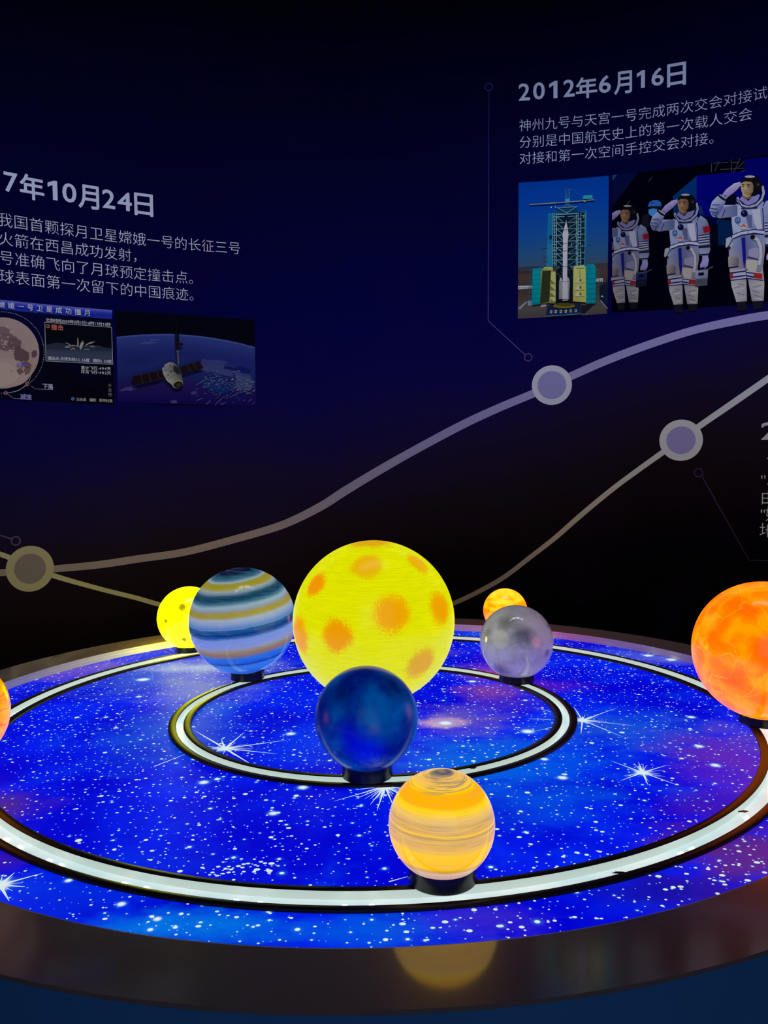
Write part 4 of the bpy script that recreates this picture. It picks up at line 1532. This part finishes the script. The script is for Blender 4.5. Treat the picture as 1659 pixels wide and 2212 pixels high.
    if case:
        cc = case_c or (110, 114, 152)
        P([(914, 1214), (1044, 1206), (1036, 1366), (912, 1376)], [tuple(v * 1.15 for v in cc), cc, tuple(v * .6 for v in cc), tuple(v * .65 for v in cc)])
        P([(912, 1300), (1040, 1292), (1036, 1366), (912, 1376)], tuple(v * .55 for v in cc))
        P([(944, 1236), (1002, 1230), (1000, 1262), (944, 1266)], (8, 8, 30))
        Ln([(940, 1212), (1040, 1200), (1096, 1172)], 10, (70, 70, 110))
        Ln([(930, 1330), (1010, 1326)], 5, (40, 44, 90))
    return A.build('printed_astronaut', root)


astronaut(222, 545, .883, 0.0030, 0, 0.80, clip=W(1322.3, 520)[0], case_c=(26, 34, 84), skin_l=(134, 98, 82))
astronaut(820, 430, 1.0, 0.0040, 0, 0.96, skin_l=(128, 96, 80))
astronaut(1482, 243, 1.139, 0.0040, 0, 1.10, case=False, skin_l=(150, 120, 100))

# --- moon impact chart
root = picture('moon_chart_picture', 'printed moon chart with blue title bar at the left edge of the photo')
KM = 5.925
A = Art(0, 640, KM, 0.0007)
A.poly([(-900, -60), (0, 40), (1436, 178), (1466, 1386), (0, 1318), (-900, 1270)], [(6, 6, 30), (5, 5, 50), (3, 3, 30), (4, 3, 8), (4, 4, 34), (4, 4, 30)], layer=0)
A.layer = .05
for (f0, c0), (f1, c1) in zip([(0, (78, 80, 170)), (.3, (40, 48, 150)), (.6, (18, 30, 140)), (1, (24, 40, 130))], [(.3, (40, 48, 150)), (.6, (18, 30, 140)), (1, (24, 40, 130))]):
    A.poly([lerp((-900, -60), (-900, 70), f0), lerp((1436, 178), (1434, 293), f0), lerp((1436, 178), (1434, 293), f1), lerp((-900, -60), (-900, 70), f1)], [c0, c0, c1, c1], layer=.06)
A.layer = .1
A.build('chart_board', root)
A = Art(0, 640, KM, 0.0012)
A.ell(20, 726, 482, 456, (126, 108, 116), 60)
rg = random.Random(3)
A.ell(60, 980, 330, 190, (132, 114, 122), 40)
A.ell(-60, 1000, 300, 160, (138, 122, 126), 40)
for cx_, cy_, rx, ry, rot, c in ((30, 450, 110, 60, .2, (92, 74, 88)), (100, 520, 90, 50, .3, (86, 68, 82)), (190, 610, 95, 80, .5, (80, 62, 76)), (230, 700, 60, 60, .2, (72, 54, 70)),
                                 (280, 760, 110, 80, .3, (74, 56, 66)), (436, 740, 36, 54, .2, (72, 54, 64)), (60, 660, 90, 40, .2, (86, 68, 84)), (255, 960, 44, 40, 0, (84, 66, 70)),
                                 (350, 950, 40, 60, .4, (90, 70, 74)), (-20, 560, 90, 60, .2, (92, 74, 88)), (340, 870, 60, 40, .4, (82, 62, 68))):
    n_ = 22
    pts = []
    for k in range(n_):
        a = 2 * PI * k / n_
        rr = rg.uniform(.78, 1.15)
        x, y = rx * rr * math.cos(a), ry * rr * math.sin(a)
        pts.append((cx_ + x * math.cos(rot) - y * math.sin(rot), cy_ + x * math.sin(rot) + y * math.cos(rot)))
    A.poly(pts, c)
for k in range(60):
    a, r = rg.uniform(0, 2 * PI), rg.uniform(0, .92) ** .5
    x, y = 20 + 470 * r * math.cos(a), 726 + 440 * r * math.sin(a)
    if x < -50:
        continue
    A.ell(x, y, rg.uniform(4, 16), rg.uniform(3, 10), rg.choice(((140, 124, 126), (104, 86, 96), (150, 134, 130))), 10, rg.uniform(0, 3))
A.ell(124, 690, 10, 8, (190, 170, 150), 10)
A.ell(176, 694, 10, 8, (190, 170, 150), 10)
A.build('printed_moon', root)
A = Art(0, 640, KM, 0.0055)
for k in range(86):
    a = -1.75 + 3.55 * k / 85
    x, y = 22 + 538 * math.cos(a), 722 + 520 * math.sin(a)
    A.ell(x, y, 5, 4, (150, 150, 170), 8)
A.line([(400, 905), (404, 960), (370, 1080), (300, 1160), (230, 1210), (110, 1240)], 5, (130, 124, 130))
A.line([(392, 1150), (445, 1188), (670, 1198)], 4, (120, 120, 150))
A.line([(96, 1256), (170, 1312), (400, 1322)], 4, (120, 120, 150))
A.build('orbit_diagram', root)
A = Art(0, 640, KM, 0.0055)
# inset view with white frame
strips(A, (568, 336), (1422, 402), (1438, 872), (584, 828), [(0, (4, 5, 14)), (.55, (5, 7, 18)), (.62, (34, 42, 66)), (.8, (44, 52, 80)), (1, (40, 46, 72))])
A.layer = .3
A.poly([(576, 632), (640, 612), (720, 594), (800, 600), (850, 625), (1000, 650), (1160, 625), (1260, 632), (1340, 660), (1424, 672), (1430, 700), (580, 680)], (30, 36, 56))
A.poly([(986, 535), (996, 532), (1004, 600), (1000, 650), (984, 646)], (110, 112, 116))
A.poly([(1010, 650), (1030, 600), (1056, 570), (1068, 578), (1050, 600), (1078, 596), (1060, 625), (1030, 690)], (120, 122, 126))
for p in ([(836, 596), (896, 622)], [(826, 656), (880, 636), (950, 634)], [(1100, 620), (1150, 594), (1210, 584)], [(1150, 640), (1210, 650)], [(1070, 680), (1140, 684)],
          [(860, 640), (930, 628), (1000, 640)], [(1080, 640), (1130, 610), (1180, 600)], [(840, 660), (900, 650)]):
    A.line(p, 9, (112, 116, 126))
A.line([(905, 688), (930, 664), (960, 684)], 9, (150, 110, 110))
for a, b in (((568, 334), (1424, 400)), ((1424, 400), (1440, 874)), ((1440, 874), (584, 830)), ((584, 830), (568, 334))):
    A.line([a, b], 7, (116, 122, 140), layer=.9)
A.layer = 1.0
A.ring(608, 384, 26, 6, (150, 96, 90), 20)
A.build('inset_view', root)
for x, y in ((70, 1241), (344, 1124), (388, 884)):
    A = Art(0, 640, KM, 0.0068)
    A.ring(x, y, 26, 6, (150, 96, 90), 20)
    A.build('chart_marker', root)
A = Art(0, 640, KM, 0.0068)
A.ell(928, 1314, 22, 22, (70, 96, 160), 18)
A.ell(928, 1314, 12, 10, (20, 36, 100), 14)
A.build('agency_emblem', root)



def small(chars, x0, y0, x1, y1, em, c, bold=0.0, off=0.0078):
    """characters spread between two crop pixels of the chart"""
    out = []
    nn = max(1, len(chars) - 1)
    for i, ch in enumerate(chars):
        if ch == ' ':
            continue
        px_, py_ = (x0 + (x1 - x0) * i / nn) / KM, 640 + (y0 + (y1 - y0) * i / nn) / KM
        s, z = W(px_, py_)
        e = W(px_, py_ - em / KM / 2)[1] - W(px_, py_ + em / KM / 2)[1]
        out.append((ch, s, z - e / 2, e, None))
    return letters('chart_lettering', out, ink(*c), bold=bold, off=off, parent=root)


def small_mixed(text, x0, y0, x1, y1, em, c, bold=0.0):
    """digits take half a cell"""
    w_ = [1.0 if is_cjk(ch) else (.34 if ch in '.:' else .62) for ch in text]
    tot = sum(w_)
    out, acc = [], 0
    for ch, ww in zip(text, w_):
        f = (acc + ww / 2) / tot
        acc += ww
        if ch == ' ':
            continue
        px_, py_ = (x0 + (x1 - x0) * f) / KM, 640 + (y0 + (y1 - y0) * f) / KM
        s, z = W(px_, py_)
        e = W(px_, py_ - em / KM / 2)[1] - W(px_, py_ + em / KM / 2)[1]
        out.append((ch, s, z - e / 2, e, None))
    return letters('chart_lettering', out, ink(*c), bold=bold, off=0.0078, parent=root)


small('嫦娥一号卫星成功撞月', 15, 112, 1114, 214, 84, (156, 160, 200), .012)
small_mixed('北京时间2009年3月1日16时13分10秒', 582, 306, 1412, 366, 52, (140, 140, 150), .014)
small('撞击', 688, 398, 770, 404, 76, (130, 70, 66), .02)
small_mixed('撞击点:月球东经52.36度', 606, 792, 1142, 822, 50, (150, 152, 164), .014)
small_mixed('南纬1.50度', 1186, 826, 1424, 838, 50, (150, 152, 164), .014)
small_mixed('累计飞行:494天', 1030, 916, 1416, 930, 50, (140, 140, 150), .014)
small_mixed('环月飞行:482天', 1030, 968, 1416, 984, 50, (140, 140, 150), .014)
small('下落', 572, 1152, 640, 1158, 72, (120, 122, 186), .016)
small('减速', 288, 1286, 362, 1292, 76, (100, 98, 160), .016)
small('丰富海', 228, 876, 326, 884, 46, (70, 60, 160), .016)
small('示', 1400, 1144, 1400, 1144, 48, (84, 84, 96))
small('意', 1402, 1202, 1402, 1202, 48, (84, 84, 96))
small('图', 1404, 1260, 1404, 1260, 48, (84, 84, 96))
small('王永卓 编制 新华社发', 992, 1320, 1414, 1340, 46, (120, 122, 130), .012)
small('4', 608, 384, 608, 384, 40, (150, 96, 90))
small('3', 388, 884, 388, 884, 36, (60, 40, 60))
small('2', 344, 1124, 344, 1124, 38, (150, 96, 90))
small('1', 70, 1241, 70, 1241, 38, (150, 96, 90))

# --- spacecraft over the Earth
root = picture('spacecraft_picture', 'printed picture of a spacecraft above the blue Earth, right of the moon chart')
KE = 5.184
A = Art(240, 660, KE, 0.0007)
A.poly([(45, 55), (800, 104), (1605, 160), (1622, 1130), (830, 1120), (78, 1080)], (4, 4, 16), layer=0)
limb = [(60, 352), (200, 336), (340, 326), (520, 319), (660, 317), (800, 326), (980, 340), (1150, 364), (1300, 390), (1450, 422), (1610, 466)]
A.layer = .05
for i in range(len(limb) - 1):
    a, b = limb[i], limb[i + 1]
    la, lb = lerp((78, 1080), (1622, 1130), i / 10), lerp((78, 1080), (1622, 1130), (i + 1) / 10)
    fs = [(0, (56, 70, 140)), (.03, (34, 44, 112)), (.25, (24, 30, 96)), (.5, (20, 30, 92)), (.75, (24, 16, 74)), (1, (12, 6, 74))]
    for (f0, c0), (f1, c1) in zip(fs, fs[1:]):
        A.poly([lerp(a, la, f0), lerp(b, lb, f0), lerp(b, lb, f1), lerp(a, la, f1)], [c0, c0, c1, c1], layer=.06)
A.layer = .1
rg = random.Random(8)


def puff(x, y, rx, ry, rot, c, n_=14):
    pts = []
    for k in range(n_):
        a = 2 * PI * k / n_
        rr = rg.uniform(.6, 1.15)
        u, v_ = rx * rr * math.cos(a), ry * rr * math.sin(a)
        pts.append((x + u * math.cos(rot) - v_ * math.sin(rot), y + u * math.sin(rot) + v_ * math.cos(rot)))
    A.poly(pts, c)


for q in ((1250, 720, 330, 70, .12, (44, 48, 100)), (1150, 640, 200, 40, .05, (42, 46, 102)), (1480, 860, 130, 90, .5, (48, 56, 104)), (420, 420, 110, 14, -.1, (46, 58, 116)), (480, 385, 80, 8, -.1, (50, 62, 122)),
          (180, 930, 110, 18, -.25, (46, 46, 100)), (230, 940, 80, 10, -.2, (56, 56, 108)), (930, 980, 40, 24, 0, (52, 46, 96)), (1330, 700, 90, 26, .2, (16, 20, 80)), (1480, 720, 110, 40, .3, (14, 20, 82)),
          (300, 620, 200, 60, 0, (20, 28, 88)), (900, 560, 160, 30, .2, (22, 28, 92)), (700, 1078, 40, 20, 0, (50, 52, 94)), (1200, 900, 220, 90, .2, (12, 32, 92)), (1400, 1000, 180, 60, 0, (14, 14, 80))):
    puff(*q)
for k in range(190):
    x = rg.uniform(1050, 1600)
    y = 760 + (x - 1050) * .18 + rg.gauss(60, 60)
    if y > 1110 or y < 700:
        continue
    puff(x, y, rg.uniform(6, 22), rg.uniform(3, 7), rg.uniform(-.5, .3), rg.choice(((62, 70, 118), (50, 60, 110), (80, 88, 130))), 8)
for k in range(46):
    x, y = rg.uniform(940, 1600), rg.uniform(900, 1110)
    puff(x, y, rg.uniform(8, 30), rg.uniform(2.5, 5), -.5 + rg.uniform(-.3, .3), rg.choice(((66, 66, 116), (50, 50, 104))), 8)
for p in ([(950, 890), (1020, 850), (1080, 820)], [(1330, 1030), (1400, 985), (1510, 960)], [(1060, 1110), (1110, 1060)], [(1160, 1118), (1200, 1070), (1240, 1040)], [(1205, 1010), (1225, 975)],
          [(1020, 925), (1090, 905)], [(950, 1065), (1020, 1040)]):
    A.line(p, 5, (76, 80, 124))
A.build('printed_earth', root)
A = Art(240, 660, KE, 0.0160)
for poly_, c in (([(226, 796), (560, 722), (590, 818), (246, 900)], (18, 10, 20)), ([(762, 690), (976, 625), (1030, 704), (786, 772)], (20, 12, 22))):
    A.poly(poly_, c)
for a, b in (((328, 776), (346, 874)), ((414, 758), (440, 852)), ((508, 736), (532, 832)), ((846, 664), (888, 742)), ((914, 644), (958, 724))):
    A.line([a, b], 5, (50, 44, 60))
A.line([(228, 798), (560, 722)], 4, (36, 28, 44))
A.line([(246, 900), (590, 818)], 4, (40, 30, 48))
A.line([(730, 320), (738, 500)], 44, (12, 12, 26))
A.line([(716, 130), (726, 330)], 24, (8, 6, 18))
A.ell(780, 440, 22, 18, (10, 10, 26), 14)
A.line([(736, 500), (742, 680)], 24, (30, 32, 50))
A.line([(740, 520), (748, 660)], 9, (84, 84, 96))
A.line([(722, 516), (760, 514)], 9, (70, 72, 92))
A.poly([(600, 660), (650, 638), (700, 650), (750, 690), (780, 760), (796, 860), (780, 905), (735, 930), (690, 905), (620, 850), (575, 770), (562, 710)],
       [(110, 112, 120), (120, 122, 128), (90, 90, 100), (40, 40, 56), (50, 50, 60), (70, 70, 70), (60, 60, 60), (60, 60, 54), (110, 112, 106), (124, 126, 122), (118, 120, 124), (108, 108, 118)])
A.poly([(690, 670), (750, 700), (775, 770), (740, 778), (690, 740)], (26, 26, 38))
A.line([(625, 826), (680, 790), (770, 790)], 6, (70, 72, 76))
for x, y, r in ((584, 690, 8), (654, 678, 10), (606, 730, 9), (660, 742, 14), (628, 784, 10), (700, 700, 16), (640, 770, 8), (618, 804, 8)):
    puff(x, y, r, r * .8, 0, (34, 34, 46), 8)
A.ell(738, 884, 62, 44, (110, 106, 90), 26, -.2)
A.ell(744, 890, 52, 36, (16, 14, 18), 26, -.2)
A.ell(748, 892, 30, 20, (44, 38, 30), 20, -.2)
A.build('printed_spacecraft', root)
